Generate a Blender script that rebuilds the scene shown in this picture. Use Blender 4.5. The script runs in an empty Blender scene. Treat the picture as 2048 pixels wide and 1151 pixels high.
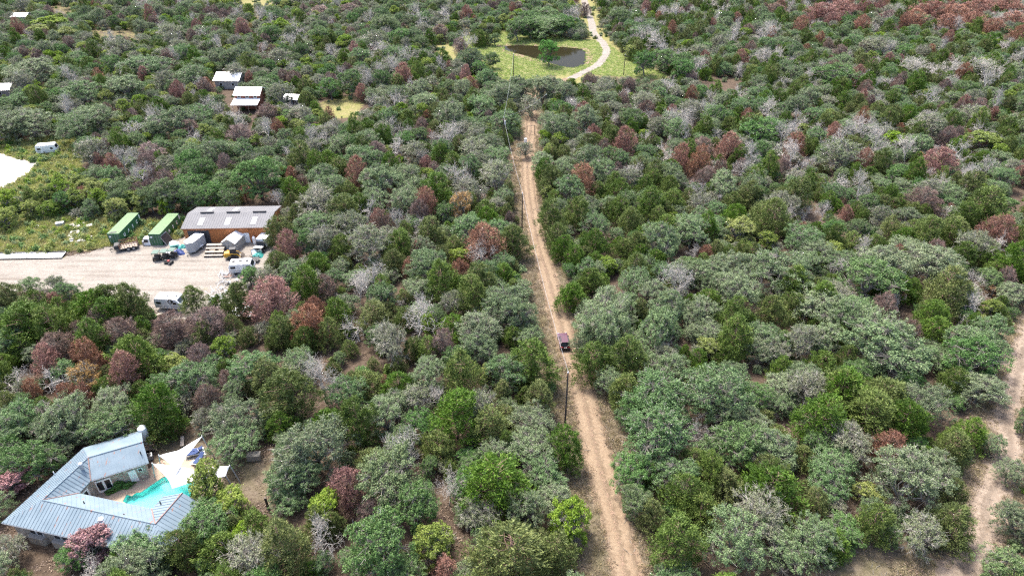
import bpy, bmesh, math, random
import numpy as np
from mathutils import Vector, Matrix

# ------------------------------------------------------------------ camera, sky, sun, exposure
scene = bpy.context.scene
COL = scene.collection
FOC, CAM_H, PITCH = 1365.0, 70.0, math.radians(33.5)      # focal length in photo pixels, drone height, tilt
cam_d = bpy.data.cameras.new('camera'); cam = bpy.data.objects.new('camera', cam_d); COL.objects.link(cam)
cam.location = (0, 0, CAM_H); cam.rotation_euler = (math.radians(90) - PITCH, 0, 0)
cam_d.sensor_width = 36.0; cam_d.lens = 36.0 * FOC / 2048.0
cam_d.clip_start = 0.5; cam_d.clip_end = 8000
scene.camera = cam
SUN_AZ, SUN_EL = math.radians(-38), math.radians(62)      # azimuth from +Y towards +X
world = bpy.data.worlds.new('World'); scene.world = world; world.use_nodes = True
wn = world.node_tree.nodes; wl = world.node_tree.links
sky = wn.new('ShaderNodeTexSky'); sky.sky_type = 'NISHITA'; sky.sun_disc = False
sky.sun_elevation = SUN_EL; sky.sun_rotation = SUN_AZ; sky.air_density = 0.8; sky.dust_density = 4.0; sky.ozone_density = 0.6
wl.new(sky.outputs[0], wn['Background'].inputs[0]); wn['Background'].inputs[1].default_value = 0.15
sun_d = bpy.data.lights.new('sun', 'SUN'); sun_d.energy = 2.1; sun_d.angle = math.radians(10); sun_d.color = (1.0, 0.955, 0.87)
sun = bpy.data.objects.new('sun', sun_d); COL.objects.link(sun)
sdir = Vector((math.sin(SUN_AZ) * math.cos(SUN_EL), math.cos(SUN_AZ) * math.cos(SUN_EL), math.sin(SUN_EL)))
sun.rotation_euler = sdir.to_track_quat('Z', 'Y').to_euler()
sun.location = (0, 0, 200)
vs = scene.view_settings
vs.view_transform = 'Standard'; vs.look = 'None'; vs.gamma = 1.0; vs.use_curve_mapping = False; vs.exposure = 1.95
scene.cycles.pixel_filter_type = 'BLACKMAN_HARRIS'; scene.cycles.filter_width = 1.3; scene.cycles.use_denoising = False; scene.cycles.sample_clamp_indirect = 2.0
scene.cycles.max_bounces = 5; scene.cycles.diffuse_bounces = 3; scene.cycles.transparent_max_bounces = 6

rng = np.random.default_rng(7); random.seed(7)
CT, ST = math.cos(PITCH), math.sin(PITCH)
def at(px, py, z=0.0):                                     # survey: ground point seen at a photo pixel
    u = (px - 1024) / FOC; v = (py - 575.5) / FOC
    t = (z - CAM_H) / (-ST - v * CT)
    return Vector((u * t, (CT - v * ST) * t, z))
def depth_of(p): return p[1] * CT + (CAM_H - p[2]) * ST
def pix(p):
    d = depth_of(p); up = p[1] * ST - (CAM_H - p[2]) * CT
    return 1024 + FOC * p[0] / d, 575.5 - FOC * up / d

# ------------------------------------------------------------------ materials
MATS = {}
def nodes_of(name):
    m = bpy.data.materials.new(name); m.use_nodes = True; MATS[name] = m
    nt = m.node_tree; return m, nt.nodes, nt.links, nt.nodes['Principled BSDF']
def mat(name, c1, c2=None, scale=3.0, rough=0.7, metal=0.0, bump=0.0, bscale=None, detail=6):
    m, N, L, b = nodes_of(name)
    b.inputs['Roughness'].default_value = rough; b.inputs['Metallic'].default_value = metal
    tc = N.new('ShaderNodeTexCoord')
    if c2 is None: c2 = tuple(x * 0.8 for x in c1)
    nz = N.new('ShaderNodeTexNoise'); nz.inputs['Scale'].default_value = scale; nz.inputs['Detail'].default_value = detail
    nz.inputs['Roughness'].default_value = 0.65
    L.new(tc.outputs['Object'], nz.inputs['Vector'])
    r = N.new('ShaderNodeValToRGB'); r.color_ramp.elements[0].position = 0.32; r.color_ramp.elements[1].position = 0.68
    r.color_ramp.elements[0].color = (*c2, 1); r.color_ramp.elements[1].color = (*c1, 1)
    L.new(nz.outputs['Fac'], r.inputs[0]); L.new(r.outputs[0], b.inputs['Base Color'])
    if bump:
        n2 = N.new('ShaderNodeTexNoise'); n2.inputs['Scale'].default_value = bscale or scale * 4; n2.inputs['Detail'].default_value = 5
        L.new(tc.outputs['Object'], n2.inputs['Vector'])
        bp = N.new('ShaderNodeBump'); bp.inputs['Strength'].default_value = bump; bp.inputs['Distance'].default_value = 0.1
        L.new(n2.outputs['Fac'], bp.inputs['Height']); L.new(bp.outputs[0], b.inputs['Normal'])
    return m
def leaf_mat(name, c_dark, c_mid, c_light, transl=0.22, rough=0.6, hue=0.03, spec=0.25):
    m, N, L, b = nodes_of(name)
    b.inputs['Roughness'].default_value = rough; b.inputs['Specular IOR Level'].default_value = spec
    geo = N.new('ShaderNodeNewGeometry'); oi = N.new('ShaderNodeObjectInfo')
    at_ = N.new('ShaderNodeAttribute'); at_.attribute_name = 'tone'
    def mth(op, a, b_=None):
        n = N.new('ShaderNodeMath'); n.operation = op
        for i, x in enumerate((a, b_)):
            if x is None: continue
            if isinstance(x, (int, float)): n.inputs[i].default_value = x
            else: L.new(x, n.inputs[i])
        return n.outputs[0]
    f = mth('ADD', mth('MULTIPLY', geo.outputs['Random Per Island'], 0.24), mth('MULTIPLY', at_.outputs['Fac'], 0.52))
    f = mth('ADD', f, mth('MULTIPLY', mth('SUBTRACT', oi.outputs['Random'], 0.3), 0.3))
    r = N.new('ShaderNodeValToRGB'); e = r.color_ramp.elements
    e[0].position = 0.05; e[0].color = (*c_dark, 1); e[1].position = 0.95; e[1].color = (*c_light, 1)
    k = e.new(0.5); k.color = (*c_mid, 1)
    L.new(f, r.inputs[0])
    hs = N.new('ShaderNodeHueSaturation')
    wn_ = N.new('ShaderNodeTexWhiteNoise'); wn_.noise_dimensions = '1D'; L.new(oi.outputs['Random'], wn_.inputs['W'])
    L.new(mth('ADD', mth('MULTIPLY', wn_.outputs['Value'], hue), 0.5 - hue / 2), hs.inputs['Hue'])
    L.new(mth('ADD', mth('MULTIPLY', wn_.outputs['Value'], 0.3), 0.82), hs.inputs['Saturation'])
    L.new(r.outputs[0], hs.inputs['Color']); L.new(hs.outputs[0], b.inputs['Base Color'])
    tr = N.new('ShaderNodeBsdfTranslucent'); L.new(hs.outputs[0], tr.inputs[0])
    mx = N.new('ShaderNodeMixShader'); mx.inputs[0].default_value = transl
    L.new(b.outputs[0], mx.inputs[1]); L.new(tr.outputs[0], mx.inputs[2]); L.new(mx.outputs[0], N['Material Output'].inputs[0])
    return m

leaf_mat('oak_leaf', (0.074, 0.117, 0.047), (0.144, 0.210, 0.090), (0.255, 0.328, 0.160), hue=0.04)
leaf_mat('green_leaf', (0.055, 0.105, 0.028), (0.105, 0.178, 0.055), (0.185, 0.27, 0.095), hue=0.04)
leaf_mat('juniper_leaf', (0.046, 0.076, 0.013), (0.096, 0.145, 0.026), (0.18, 0.235, 0.048), transl=0.15, hue=0.05)
leaf_mat('vivid_leaf', (0.065, 0.145, 0.030), (0.115, 0.235, 0.055), (0.20, 0.34, 0.10), transl=0.25)
leaf_mat('bright_leaf', (0.09, 0.14, 0.02), (0.19, 0.26, 0.04), (0.33, 0.38, 0.075), transl=0.3, hue=0.04)
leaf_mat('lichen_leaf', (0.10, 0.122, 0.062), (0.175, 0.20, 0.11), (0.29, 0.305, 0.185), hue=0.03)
leaf_mat('rust_leaf', (0.15, 0.072, 0.052), (0.26, 0.128, 0.094), (0.40, 0.235, 0.18), transl=0.1, hue=0.03)
leaf_mat('mauve_twig', (0.11, 0.065, 0.052), (0.19, 0.125, 0.105), (0.30, 0.23, 0.20), transl=0.05, hue=0.03)
leaf_mat('tan_leaf', (0.20, 0.115, 0.045), (0.34, 0.20, 0.085), (0.48, 0.32, 0.16), transl=0.2, hue=0.04)
leaf_mat('orange_leaf', (0.16, 0.070, 0.035), (0.28, 0.13, 0.065), (0.40, 0.21, 0.115), transl=0.15, hue=0.02)
leaf_mat('pink_blossom', (0.16, 0.10, 0.09), (0.36, 0.20, 0.20), (0.55, 0.33, 0.35), transl=0.2, hue=0.02)
leaf_mat('dry_grass_blade', (0.20, 0.155, 0.09), (0.32, 0.26, 0.16), (0.46, 0.39, 0.26), transl=0.2)
leaf_mat('weed_leaf', (0.20, 0.215, 0.06), (0.34, 0.35, 0.12), (0.52, 0.48, 0.23), transl=0.3)
leaf_mat('meadow_blade', (0.20, 0.28, 0.07), (0.33, 0.41, 0.12), (0.46, 0.52, 0.20), transl=0.3)
leaf_mat('litter_leaf', (0.11, 0.075, 0.05), (0.20, 0.145, 0.105), (0.32, 0.26, 0.20), transl=0.05)
mat('grey_bark', (0.20, 0.185, 0.16), (0.12, 0.11, 0.095), 2.5, 0.85)
mat('silver_wood', (0.47, 0.44, 0.405), (0.31, 0.285, 0.26), 1.6, 0.8)
mat('lichen_twig', (0.40, 0.385, 0.335), (0.25, 0.24, 0.205), 1.6, 0.85)
mat('dark_bark', (0.13, 0.105, 0.085), (0.07, 0.055, 0.045), 3, 0.9)
mat('red_bark', (0.25, 0.16, 0.125), (0.15, 0.09, 0.07), 3, 0.9)
mat('pole_wood', (0.055, 0.042, 0.034), (0.028, 0.022, 0.02), 4, 0.85)
mat('white_paint', (0.80, 0.80, 0.79), (0.70, 0.70, 0.69), 1.2, 0.45)
mat('white_metal', (0.74, 0.75, 0.76), (0.62, 0.63, 0.65), 0.8, 0.4, 0.1)
mat('black', (0.02, 0.02, 0.022), (0.012, 0.012, 0.013), 5, 0.6)
mat('rubber', (0.025, 0.025, 0.026), (0.015, 0.015, 0.016), 8, 0.85)
mat('dark_glass', (0.018, 0.022, 0.028), (0.012, 0.014, 0.018), 2, 0.08)
mat('steel', (0.36, 0.37, 0.38), (0.26, 0.27, 0.28), 3, 0.45, 0.5)
mat('galvanised', (0.34, 0.355, 0.37), (0.27, 0.28, 0.29), 2, 0.55, 0.1)
mat('concrete', (0.28, 0.265, 0.245), (0.21, 0.20, 0.185), 2, 0.9, bump=0.2)
mat('wood', (0.33, 0.26, 0.19), (0.20, 0.155, 0.115), 3, 0.85, bump=0.2)
mat('pale_wood', (0.32, 0.28, 0.23), (0.22, 0.185, 0.15), 3, 0.85)
mat('rust', (0.22, 0.10, 0.055), (0.12, 0.06, 0.04), 4, 0.9)

# the rusted, blue-grey standing seam roof of the house
def roof_mat():
    m, N, L, b = nodes_of('blue_metal_roof')
    b.inputs['Roughness'].default_value = 0.6; b.inputs['Specular IOR Level'].default_value = 0.25
    tc = N.new('ShaderNodeTexCoord')
    n1 = N.new('ShaderNodeTexNoise'); n1.inputs['Scale'].default_value = 0.5; n1.inputs['Detail'].default_value = 6
    n2 = N.new('ShaderNodeTexNoise'); n2.inputs['Scale'].default_value = 1.3; n2.inputs['Detail'].default_value = 8
    L.new(tc.outputs['Object'], n1.inputs['Vector'])
    mp = N.new('ShaderNodeMapping'); mp.inputs['Scale'].default_value = (2.6, 0.7, 1.0); mp.inputs['Rotation'].default_value = (0, 0, 0.25); L.new(tc.outputs['Object'], mp.inputs['Vector']); L.new(mp.outputs[0], n2.inputs['Vector'])
    r1 = N.new('ShaderNodeValToRGB'); r1.color_ramp.elements[0].position = 0.3; r1.color_ramp.elements[1].position = 0.7
    r1.color_ramp.elements[0].color = (0.112, 0.155, 0.188, 1); r1.color_ramp.elements[1].color = (0.15, 0.197, 0.232, 1)
    r2 = N.new('ShaderNodeValToRGB'); r2.color_ramp.elements[0].position = 0.63; r2.color_ramp.elements[1].position = 0.69
    mx = N.new('ShaderNodeMix'); mx.data_type = 'RGBA'; mx.inputs[7].default_value = (0.20, 0.12, 0.10, 1)
    L.new(n1.outputs['Fac'], r1.inputs[0]); L.new(n2.outputs['Fac'], r2.inputs[0])
    L.new(r2.outputs[0], mx.inputs[0]); L.new(r1.outputs[0], mx.inputs[6]); L.new(mx.outputs[2], b.inputs['Base Color'])
roof_mat()
mat('rusty_trim', (0.24, 0.15, 0.13), (0.16, 0.11, 0.10), 5, 0.8)
def stone_mat():
    m, N, L, b = nodes_of('limestone')
    b.inputs['Roughness'].default_value = 0.9
    tc = N.new('ShaderNodeTexCoord'); v = N.new('ShaderNodeTexVoronoi'); v.inputs['Scale'].default_value = 2.6
    v2 = N.new('ShaderNodeTexVoronoi'); v2.feature = 'DISTANCE_TO_EDGE'; v2.inputs['Scale'].default_value = 2.6
    L.new(tc.outputs['Object'], v.inputs['Vector']); L.new(tc.outputs['Object'], v2.inputs['Vector'])
    r = N.new('ShaderNodeValToRGB'); e = r.color_ramp.elements
    e[0].color = (0.26, 0.21, 0.16, 1); e[1].color = (0.46, 0.42, 0.36, 1); L.new(v.outputs['Color'], r.inputs[0])
    rr = N.new('ShaderNodeValToRGB'); rr.color_ramp.elements[1].position = 0.06; L.new(v2.outputs['Distance'], rr.inputs[0])
    mx = N.new('ShaderNodeMix'); mx.data_type = 'RGBA'; mx.inputs[6].default_value = (0.36, 0.33, 0.29, 1)
    L.new(rr.outputs[0], mx.inputs[0]); L.new(r.outputs[0], mx.inputs[7]); L.new(mx.outputs[2], b.inputs['Base Color'])
    bp = N.new('ShaderNodeBump'); bp.inputs['Distance'].default_value = 0.04; L.new(rr.outputs[0], bp.inputs['Height']); L.new(bp.outputs[0], b.inputs['Normal'])
stone_mat()
# pool water: clear, tinted, with a wet gloss
def water_mat(name, tint, gloss_rough=0.03, mixc=None, fac=0.0):
    m, N, L, b = nodes_of(name)
    tr = N.new('ShaderNodeBsdfTransparent'); tr.inputs[0].default_value = (*tint, 1)
    gl = N.new('ShaderNodeBsdfGlossy'); gl.inputs['Roughness'].default_value = gloss_rough
    fr = N.new('ShaderNodeFresnel'); fr.inputs[0].default_value = 1.33
    tc = N.new('ShaderNodeTexCoord'); nz = N.new('ShaderNodeTexNoise'); nz.inputs['Scale'].default_value = 3.0
    L.new(tc.outputs['Object'], nz.inputs['Vector'])
    bp = N.new('ShaderNodeBump'); bp.inputs['Strength'].default_value = 0.15; bp.inputs['Distance'].default_value = 0.03
    L.new(nz.outputs['Fac'], bp.inputs['Height']); L.new(bp.outputs[0], gl.inputs['Normal'])
    base = tr.outputs[0]
    if mixc:
        df = N.new('ShaderNodeBsdfDiffuse'); df.inputs[0].default_value = (*mixc, 1)
        m2 = N.new('ShaderNodeMixShader'); m2.inputs[0].default_value = fac; L.new(tr.outputs[0], m2.inputs[1]); L.new(df.outputs[0], m2.inputs[2]); base = m2.outputs[0]
    mu = N.new('ShaderNodeMath'); mu.operation = 'MULTIPLY'; L.new(fr.outputs[0], mu.inputs[0]); mu.inputs[1].default_value = 0.3 if mixc else 0.8
    mx = N.new('ShaderNodeMixShader'); L.new(mu.outputs[0], mx.inputs[0]); L.new(base, mx.inputs[1]); L.new(gl.outputs[0], mx.inputs[2])
    L.new(mx.outputs[0], N['Material Output'].inputs[0])
water_mat('pool_water', (0.50, 0.95, 0.92), 0.18)
water_mat('pond_water', (0.3, 0.25, 0.18), 0.05, (0.018, 0.016, 0.008), 0.9)
mat('pool_plaster', (0.36, 0.66, 0.62), (0.31, 0.60, 0.57), 0.6, 0.8)

# ground: leaf litter with masks for dry grass, bare dirt, pale gravel, white caliche, green sward and sunny weeds
def ground_mat(name, masked=True, base='litter'):
    m, N, L, b = nodes_of(name)
    b.inputs['Roughness'].default_value = 0.95; b.inputs['Specular IOR Level'].default_value = 0.1
    tc = N.new('ShaderNodeTexCoord')
    def noise(s, d=8, r=0.65):
        n = N.new('ShaderNodeTexNoise'); n.inputs['Scale'].default_value = s; n.inputs['Detail'].default_value = d; n.inputs['Roughness'].default_value = r
        L.new(tc.outputs['Object'], n.inputs['Vector']); return n.outputs['Fac']
    def ramp(f, c1, c2, p1=0.35, p2=0.65):
        r = N.new('ShaderNodeValToRGB'); e = r.color_ramp.elements; e[0].position = p1; e[1].position = p2
        e[0].color = (*c1, 1); e[1].color = (*c2, 1); L.new(f, r.inputs[0]); return r.outputs[0]
    def mix(f, a, c):
        x = N.new('ShaderNodeMix'); x.data_type = 'RGBA'; L.new(f, x.inputs[0]); L.new(a, x.inputs[6]); L.new(c, x.inputs[7]); return x.outputs[2]
    fine = noise(2.2); mid = noise(0.35); big = noise(0.06, 5)
    cols = {
        'litter': mix(ramp(mid, (0, 0, 0), (1, 1, 1)), ramp(fine, (0.036, 0.025, 0.018), (0.078, 0.058, 0.045)), ramp(fine, (0.057, 0.040, 0.028), (0.102, 0.078, 0.057))),
        'drygrass': mix(ramp(mid, (0, 0, 0), (1, 1, 1)), ramp(fine, (0.066, 0.050, 0.036), (0.137, 0.112, 0.084), 0.3, 0.6), ramp(fine, (0.071, 0.062, 0.033), (0.120, 0.104, 0.062))),
        'dirt': mix(ramp(mid, (0, 0, 0), (1, 1, 1)), ramp(fine, (0.146, 0.103, 0.068), (0.200, 0.150, 0.103)), ramp(fine, (0.176, 0.128, 0.087), (0.222, 0.170, 0.118))),
        'gravel': mix(ramp(mid, (0, 0, 0), (1, 1, 1)), ramp(fine, (0.155, 0.137, 0.118), (0.216, 0.198, 0.176)), ramp(fine, (0.196, 0.176, 0.152), (0.243, 0.224, 0.200))),
        'trail': mix(ramp(mid, (0, 0, 0), (1, 1, 1)), ramp(fine, (0.142, 0.109, 0.083), (0.210, 0.169, 0.135)), ramp(fine, (0.187, 0.146, 0.112), (0.247, 0.202, 0.161))),
        'caliche': ramp(mid, (0.383, 0.344, 0.291), (0.470, 0.439, 0.392)),
        'green': mix(ramp(mid, (0, 0, 0), (1, 1, 1)), ramp(fine, (0.082, 0.102, 0.030), (0.137, 0.157, 0.050)), ramp(fine, (0.127, 0.127, 0.050), (0.193, 0.184, 0.087))),
        'weeds': mix(ramp(mid, (0, 0, 0), (1, 1, 1)), ramp(fine, (0.132, 0.115, 0.050), (0.229, 0.198, 0.102)), ramp(fine, (0.102, 0.112, 0.030), (0.184, 0.178, 0.066))),
    }
    c = cols[base]
    if masked:
        for k in ('drygrass', 'weeds', 'green', 'dirt', 'gravel', 'caliche'):
            a = N.new('ShaderNodeAttribute'); a.attribute_name = 'm_' + k
            ad = N.new('ShaderNodeMath'); ad.operation = 'ADD'; L.new(a.outputs['Fac'], ad.inputs[0])
            sb = N.new('ShaderNodeMath'); sb.operation = 'MULTIPLY_ADD'; L.new(noise(0.9), sb.inputs[0]); sb.inputs[1].default_value = 1.6; sb.inputs[2].default_value = -0.8
            L.new(sb.outputs[0], ad.inputs[1])
            c = mix(ramp(ad.outputs[0], (0, 0, 0), (1, 1, 1), 0.38, 0.62), c, cols[k])
    else:   # trodden patches and stains of the surface itself
        c2 = cols['drygrass'] if base in ('dirt', 'trail') else cols['weeds'] if base in ('gravel', 'green') else cols['gravel']
        c = mix(ramp(noise(0.5, 7, 0.7), (0, 0, 0), (0.8, 0.8, 0.8), 0.62, 0.74), c, c2)
    if base in ('gravel', 'caliche') and not masked:         # wheel tracks and drips worn into the yard
        mp = N.new('ShaderNodeMapping'); mp.inputs['Scale'].default_value = (0.07, 0.9, 1); mp.inputs['Rotation'].default_value = (0, 0, 0.12); L.new(tc.outputs['Object'], mp.inputs['Vector'])
        st = N.new('ShaderNodeTexNoise'); st.inputs['Scale'].default_value = 1.0; st.inputs['Detail'].default_value = 6; L.new(mp.outputs[0], st.inputs['Vector'])
        dk = N.new('ShaderNodeMix'); dk.data_type = 'RGBA'; dk.blend_type = 'MULTIPLY'; dk.inputs[7].default_value = (0.62, 0.58, 0.55, 1)
        L.new(ramp(st.outputs['Fac'], (0, 0, 0), (0.7, 0.7, 0.7), 0.5, 0.72), dk.inputs[0]); L.new(c, dk.inputs[6]); c = dk.outputs[2]
        oil = N.new('ShaderNodeMix'); oil.data_type = 'RGBA'; oil.inputs[7].default_value = (0.13, 0.11, 0.095, 1)
        L.new(ramp(noise(0.28, 6, 0.6), (0, 0, 0), (0.6, 0.6, 0.6), 0.67, 0.72), oil.inputs[0]); L.new(c, oil.inputs[6]); c = oil.outputs[2]
    if base in ('dirt', 'trail') and not masked:             # wheel ruts: packed pale tracks, loose darker crown and edges
        ac = N.new('ShaderNodeAttribute'); ac.attribute_name = 'across'
        ab = N.new('ShaderNodeMath'); ab.operation = 'MULTIPLY_ADD'; L.new(noise(1.1, 6), ab.inputs[0]); ab.inputs[1].default_value = 0.5; L.new(ac.outputs['Fac'], ab.inputs[2])
        rt = N.new('ShaderNodeValToRGB'); e = rt.color_ramp.elements; e[0].position = 0.08; e[0].color = (0.68,) * 3 + (1,); e[1].position = 0.98; e[1].color = (0.70,) * 3 + (1,)
        for p_, v_ in ((0.25, 1.0), (0.40, 1.05), (0.52, 0.74), (0.60, 0.76), (0.70, 1.04), (0.86, 1.0)): k_ = e.new(p_); k_.color = (v_, v_, v_, 1)
        sb_ = N.new('ShaderNodeMath'); sb_.operation = 'SUBTRACT'; L.new(ab.outputs[0], sb_.inputs[0]); sb_.inputs[1].default_value = 0.2; L.new(sb_.outputs[0], rt.inputs[0])
        mm = N.new('ShaderNodeMix'); mm.data_type = 'RGBA'; mm.blend_type = 'MULTIPLY'; mm.inputs[0].default_value = 1.0; L.new(c, mm.inputs[6]); L.new(rt.outputs[0], mm.inputs[7]); c = mm.outputs[2]
    L.new(c, b.inputs['Base Color'])
    bp = N.new('ShaderNodeBump'); bp.inputs['Strength'].default_value = 0.7; bp.inputs['Distance'].default_value = 0.12
    L.new(noise(4.0), bp.inputs['Height']); L.new(bp.outputs[0], b.inputs['Normal'])
ground_mat('ground_soil'); ground_mat('dirt_surface', False, 'dirt'); ground_mat('gravel_surface', False, 'gravel')
ground_mat('caliche_surface', False, 'caliche'); ground_mat('trail_surface', False, 'trail'); ground_mat('green_sward', False, 'green')
mat('patio_stone', (0.34, 0.26, 0.19), (0.27, 0.205, 0.15), 1.5, 0.85, bump=0.15)
mat('rut_dirt', (0.30, 0.20, 0.14), (0.20, 0.14, 0.10), 1.5, 0.95)

# ------------------------------------------------------------------ mesh helpers
def link(o, parent=None):
    COL.objects.link(o)
    if parent is not None: o.parent = parent
    return o
def tag(o, label=None, cat=None, group=None, kind=None):
    for k, v in (('label', label), ('category', cat), ('group', group), ('kind', kind)):
        if v: o[k] = v
    return o
def thing(name, label, cat, loc=(0, 0, 0), rz=0.0, group=None):
    o = bpy.data.objects.new(name, None); o.empty_display_size = 0.3; link(o)
    o.location = loc; o.rotation_euler = (0, 0, rz)
    return tag(o, label, cat, group)
class MB:
    def __init__(s): s.v = []; s.f = []
    def add(s, vs_, fs):
        k = len(s.v); s.v += [tuple(p) for p in vs_]; s.f += [tuple(i + k for i in f) for f in fs]; return s
    def box(s, c, d, rz=0, rx=0, ry=0, taper=1.0):
        R = Matrix.Rotation(rz, 3, 'Z') @ Matrix.Rotation(ry, 3, 'Y') @ Matrix.Rotation(rx, 3, 'X')
        pts = []
        for z in (-1, 1):
            t = taper if z > 0 else 1.0
            for x, y in ((-1, -1), (1, -1), (1, 1), (-1, 1)):
                pts.append(Vector(c) + R @ Vector((x * d[0] / 2 * t, y * d[1] / 2 * t, z * d[2] / 2)))
        return s.add(pts, [(3, 2, 1, 0), (4, 5, 6, 7), (0, 1, 5, 4), (1, 2, 6, 5), (2, 3, 7, 6), (3, 0, 4, 7)])
    def tube(s, p0, p1, r0, r1=None, n=6, cap=True):
        r1 = r0 if r1 is None else r1
        p0, p1 = Vector(p0), Vector(p1); a = (p1 - p0).normalized()
        u = a.orthogonal().normalized(); w = a.cross(u)
        pts = [p + (u * math.cos(2 * math.pi * i / n) + w * math.sin(2 * math.pi * i / n)) * r for p, r in ((p0, r0), (p1, r1)) for i in range(n)]
        fs = [(i, (i + 1) % n, n + (i + 1) % n, n + i) for i in range(n)]
        if cap: fs += [tuple(range(n - 1, -1, -1)), tuple(range(n, 2 * n))]
        return s.add(pts, fs)
    def poly(s, pts): return s.add(pts, [tuple(range(len(pts)))])
    def prism(s, pts, d):                                  # closed polygon (3D) pushed along vector d
        n = len(pts); d = Vector(d)
        return s.add([Vector(p) for p in pts] + [Vector(p) + d for p in pts],
                     [tuple(range(n - 1, -1, -1)), tuple(range(n, 2 * n))] + [(i, (i + 1) % n, n + (i + 1) % n, n + i) for i in range(n)])
    def build(s, name, m, parent=None, smooth=False, bevel=0.0):
        me = bpy.data.meshes.new(name); me.from_pydata(s.v, [], s.f)
        bm = bmesh.new(); bm.from_mesh(me); bmesh.ops.recalc_face_normals(bm, faces=bm.faces)
        if bevel: bmesh.ops.bevel(bm, geom=list(bm.edges), offset=bevel, segments=2, affect='EDGES', clamp_overlap=True)
        bm.to_mesh(me); bm.free()
        me.materials.append(MATS[m])
        if smooth: me.polygons.foreach_set('use_smooth', [True] * len(me.polygons))
        return link(bpy.data.objects.new(name, me), parent)
def wheel(parent, c, r=0.34, w=0.22, axis=(0, 1, 0)):
    a = Vector(axis) * w / 2; c = Vector(c)
    t = MB().tube(c - a, c + a, r, n=14).build('wheel', 'rubber', parent)
    MB().tube(c - a * 1.06, c + a * 1.06, r * 0.55, n=12).build('rim', 'steel', t)
    return t
def in_poly(x, y, P):
    x = np.asarray(x, float); y = np.asarray(y, float); r = np.zeros(x.shape, bool); n = len(P)
    for i in range(n):
        x0, y0 = P[i][0], P[i][1]; x1, y1 = P[(i + 1) % n][0], P[(i + 1) % n][1]
        c = ((y0 > y) != (y1 > y)) & (x < (x1 - x0) * (y - y0) / ((y1 - y0) or 1e-9) + x0); r ^= c
    return r
def seg_dist(x, y, P, closed=True):
    d = np.full(np.shape(x), 1e9); n = len(P)
    for i in range(n if closed else n - 1):
        ax, ay = P[i][0], P[i][1]; bx, by = P[(i + 1) % n][0], P[(i + 1) % n][1]
        L2 = (bx - ax) ** 2 + (by - ay) ** 2 or 1e-9
        t = np.clip(((x - ax) * (bx - ax) + (y - ay) * (by - ay)) / L2, 0, 1)
        d = np.minimum(d, np.hypot(x - ax - t * (bx - ax), y - ay - t * (by - ay)))
    return d
def W(pts, z=0.0): return [at(x, y, z) for x, y in pts]
def smooth_line(P, n=6):                                   # Catmull-Rom
    out = []
    Q = [2 * P[0] - P[1]] + list(P) + [2 * P[-1] - P[-2]]
    for i in range(1, len(Q) - 2):
        for k in range(n):
            t = k / n; a, b, c, d = Q[i - 1], Q[i], Q[i + 1], Q[i + 2]
            out.append(0.5 * ((2 * b) + (c - a) * t + (2 * a - 5 * b + 4 * c - d) * t * t + (3 * b - a - 3 * c + d) * t ** 3))
    out.append(P[-1]); return out
def ragged(P, step=0.8, amp=0.35, seed=1):
    r = random.Random(seed); out = []
    n = len(P)
    for i in range(n):
        a, b = Vector(P[i]), Vector(P[(i + 1) % n]); k = max(1, int((b - a).length / step)); nrm = (b - a).normalized().cross(Vector((0, 0, 1)))
        for j in range(k): out.append(a.lerp(b, j / k) + nrm * r.uniform(-amp, amp))
    return out
def sheet(name, pts, z, m, kind='structure', label=None):
    bm = bmesh.new(); vs_ = [bm.verts.new((p[0], p[1], z)) for p in pts]
    es = [bm.edges.new((vs_[i], vs_[(i + 1) % len(vs_)])) for i in range(len(vs_))]
    bmesh.ops.triangle_fill(bm, edges=es, use_beauty=True)
    for f in bm.faces:
        if f.normal.z < 0: f.normal_flip()
    me = bpy.data.meshes.new(name); bm.to_mesh(me); bm.free(); me.materials.append(MATS[m])
    o = link(bpy.data.objects.new(name, me)); tag(o, label, None, None, kind); return o
def strip(name, C, HW, z, m, amp=0.12, seed=3):
    r = random.Random(seed); v = []; f = []
    for i, c in enumerate(C):
        t = (C[min(i + 1, len(C) - 1)] - C[max(i - 1, 0)]).normalized(); nrm = Vector((-t.y, t.x, 0))
        hw = HW[i]
        v += [tuple(c + nrm * (hw + r.uniform(-amp, amp)) + Vector((0, 0, z))), tuple(c + Vector((0, 0, z + 0.02))), tuple(c - nrm * (hw + r.uniform(-amp, amp)) + Vector((0, 0, z)))]
        if i:
            k = 3 * i; f += [(k - 3, k - 2, k + 1, k), (k - 2, k - 1, k + 2, k + 1)]
    me = bpy.data.meshes.new(name); me.from_pydata(v, [], f); me.materials.append(MATS[m])
    a_ = me.attributes.new('across', 'FLOAT', 'POINT'); a_.data.foreach_set('value', np.tile(np.array([0.0, 0.5, 1.0], np.float32), len(C)))
    o = link(bpy.data.objects.new(name, me)); tag(o, kind='structure'); return o

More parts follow.
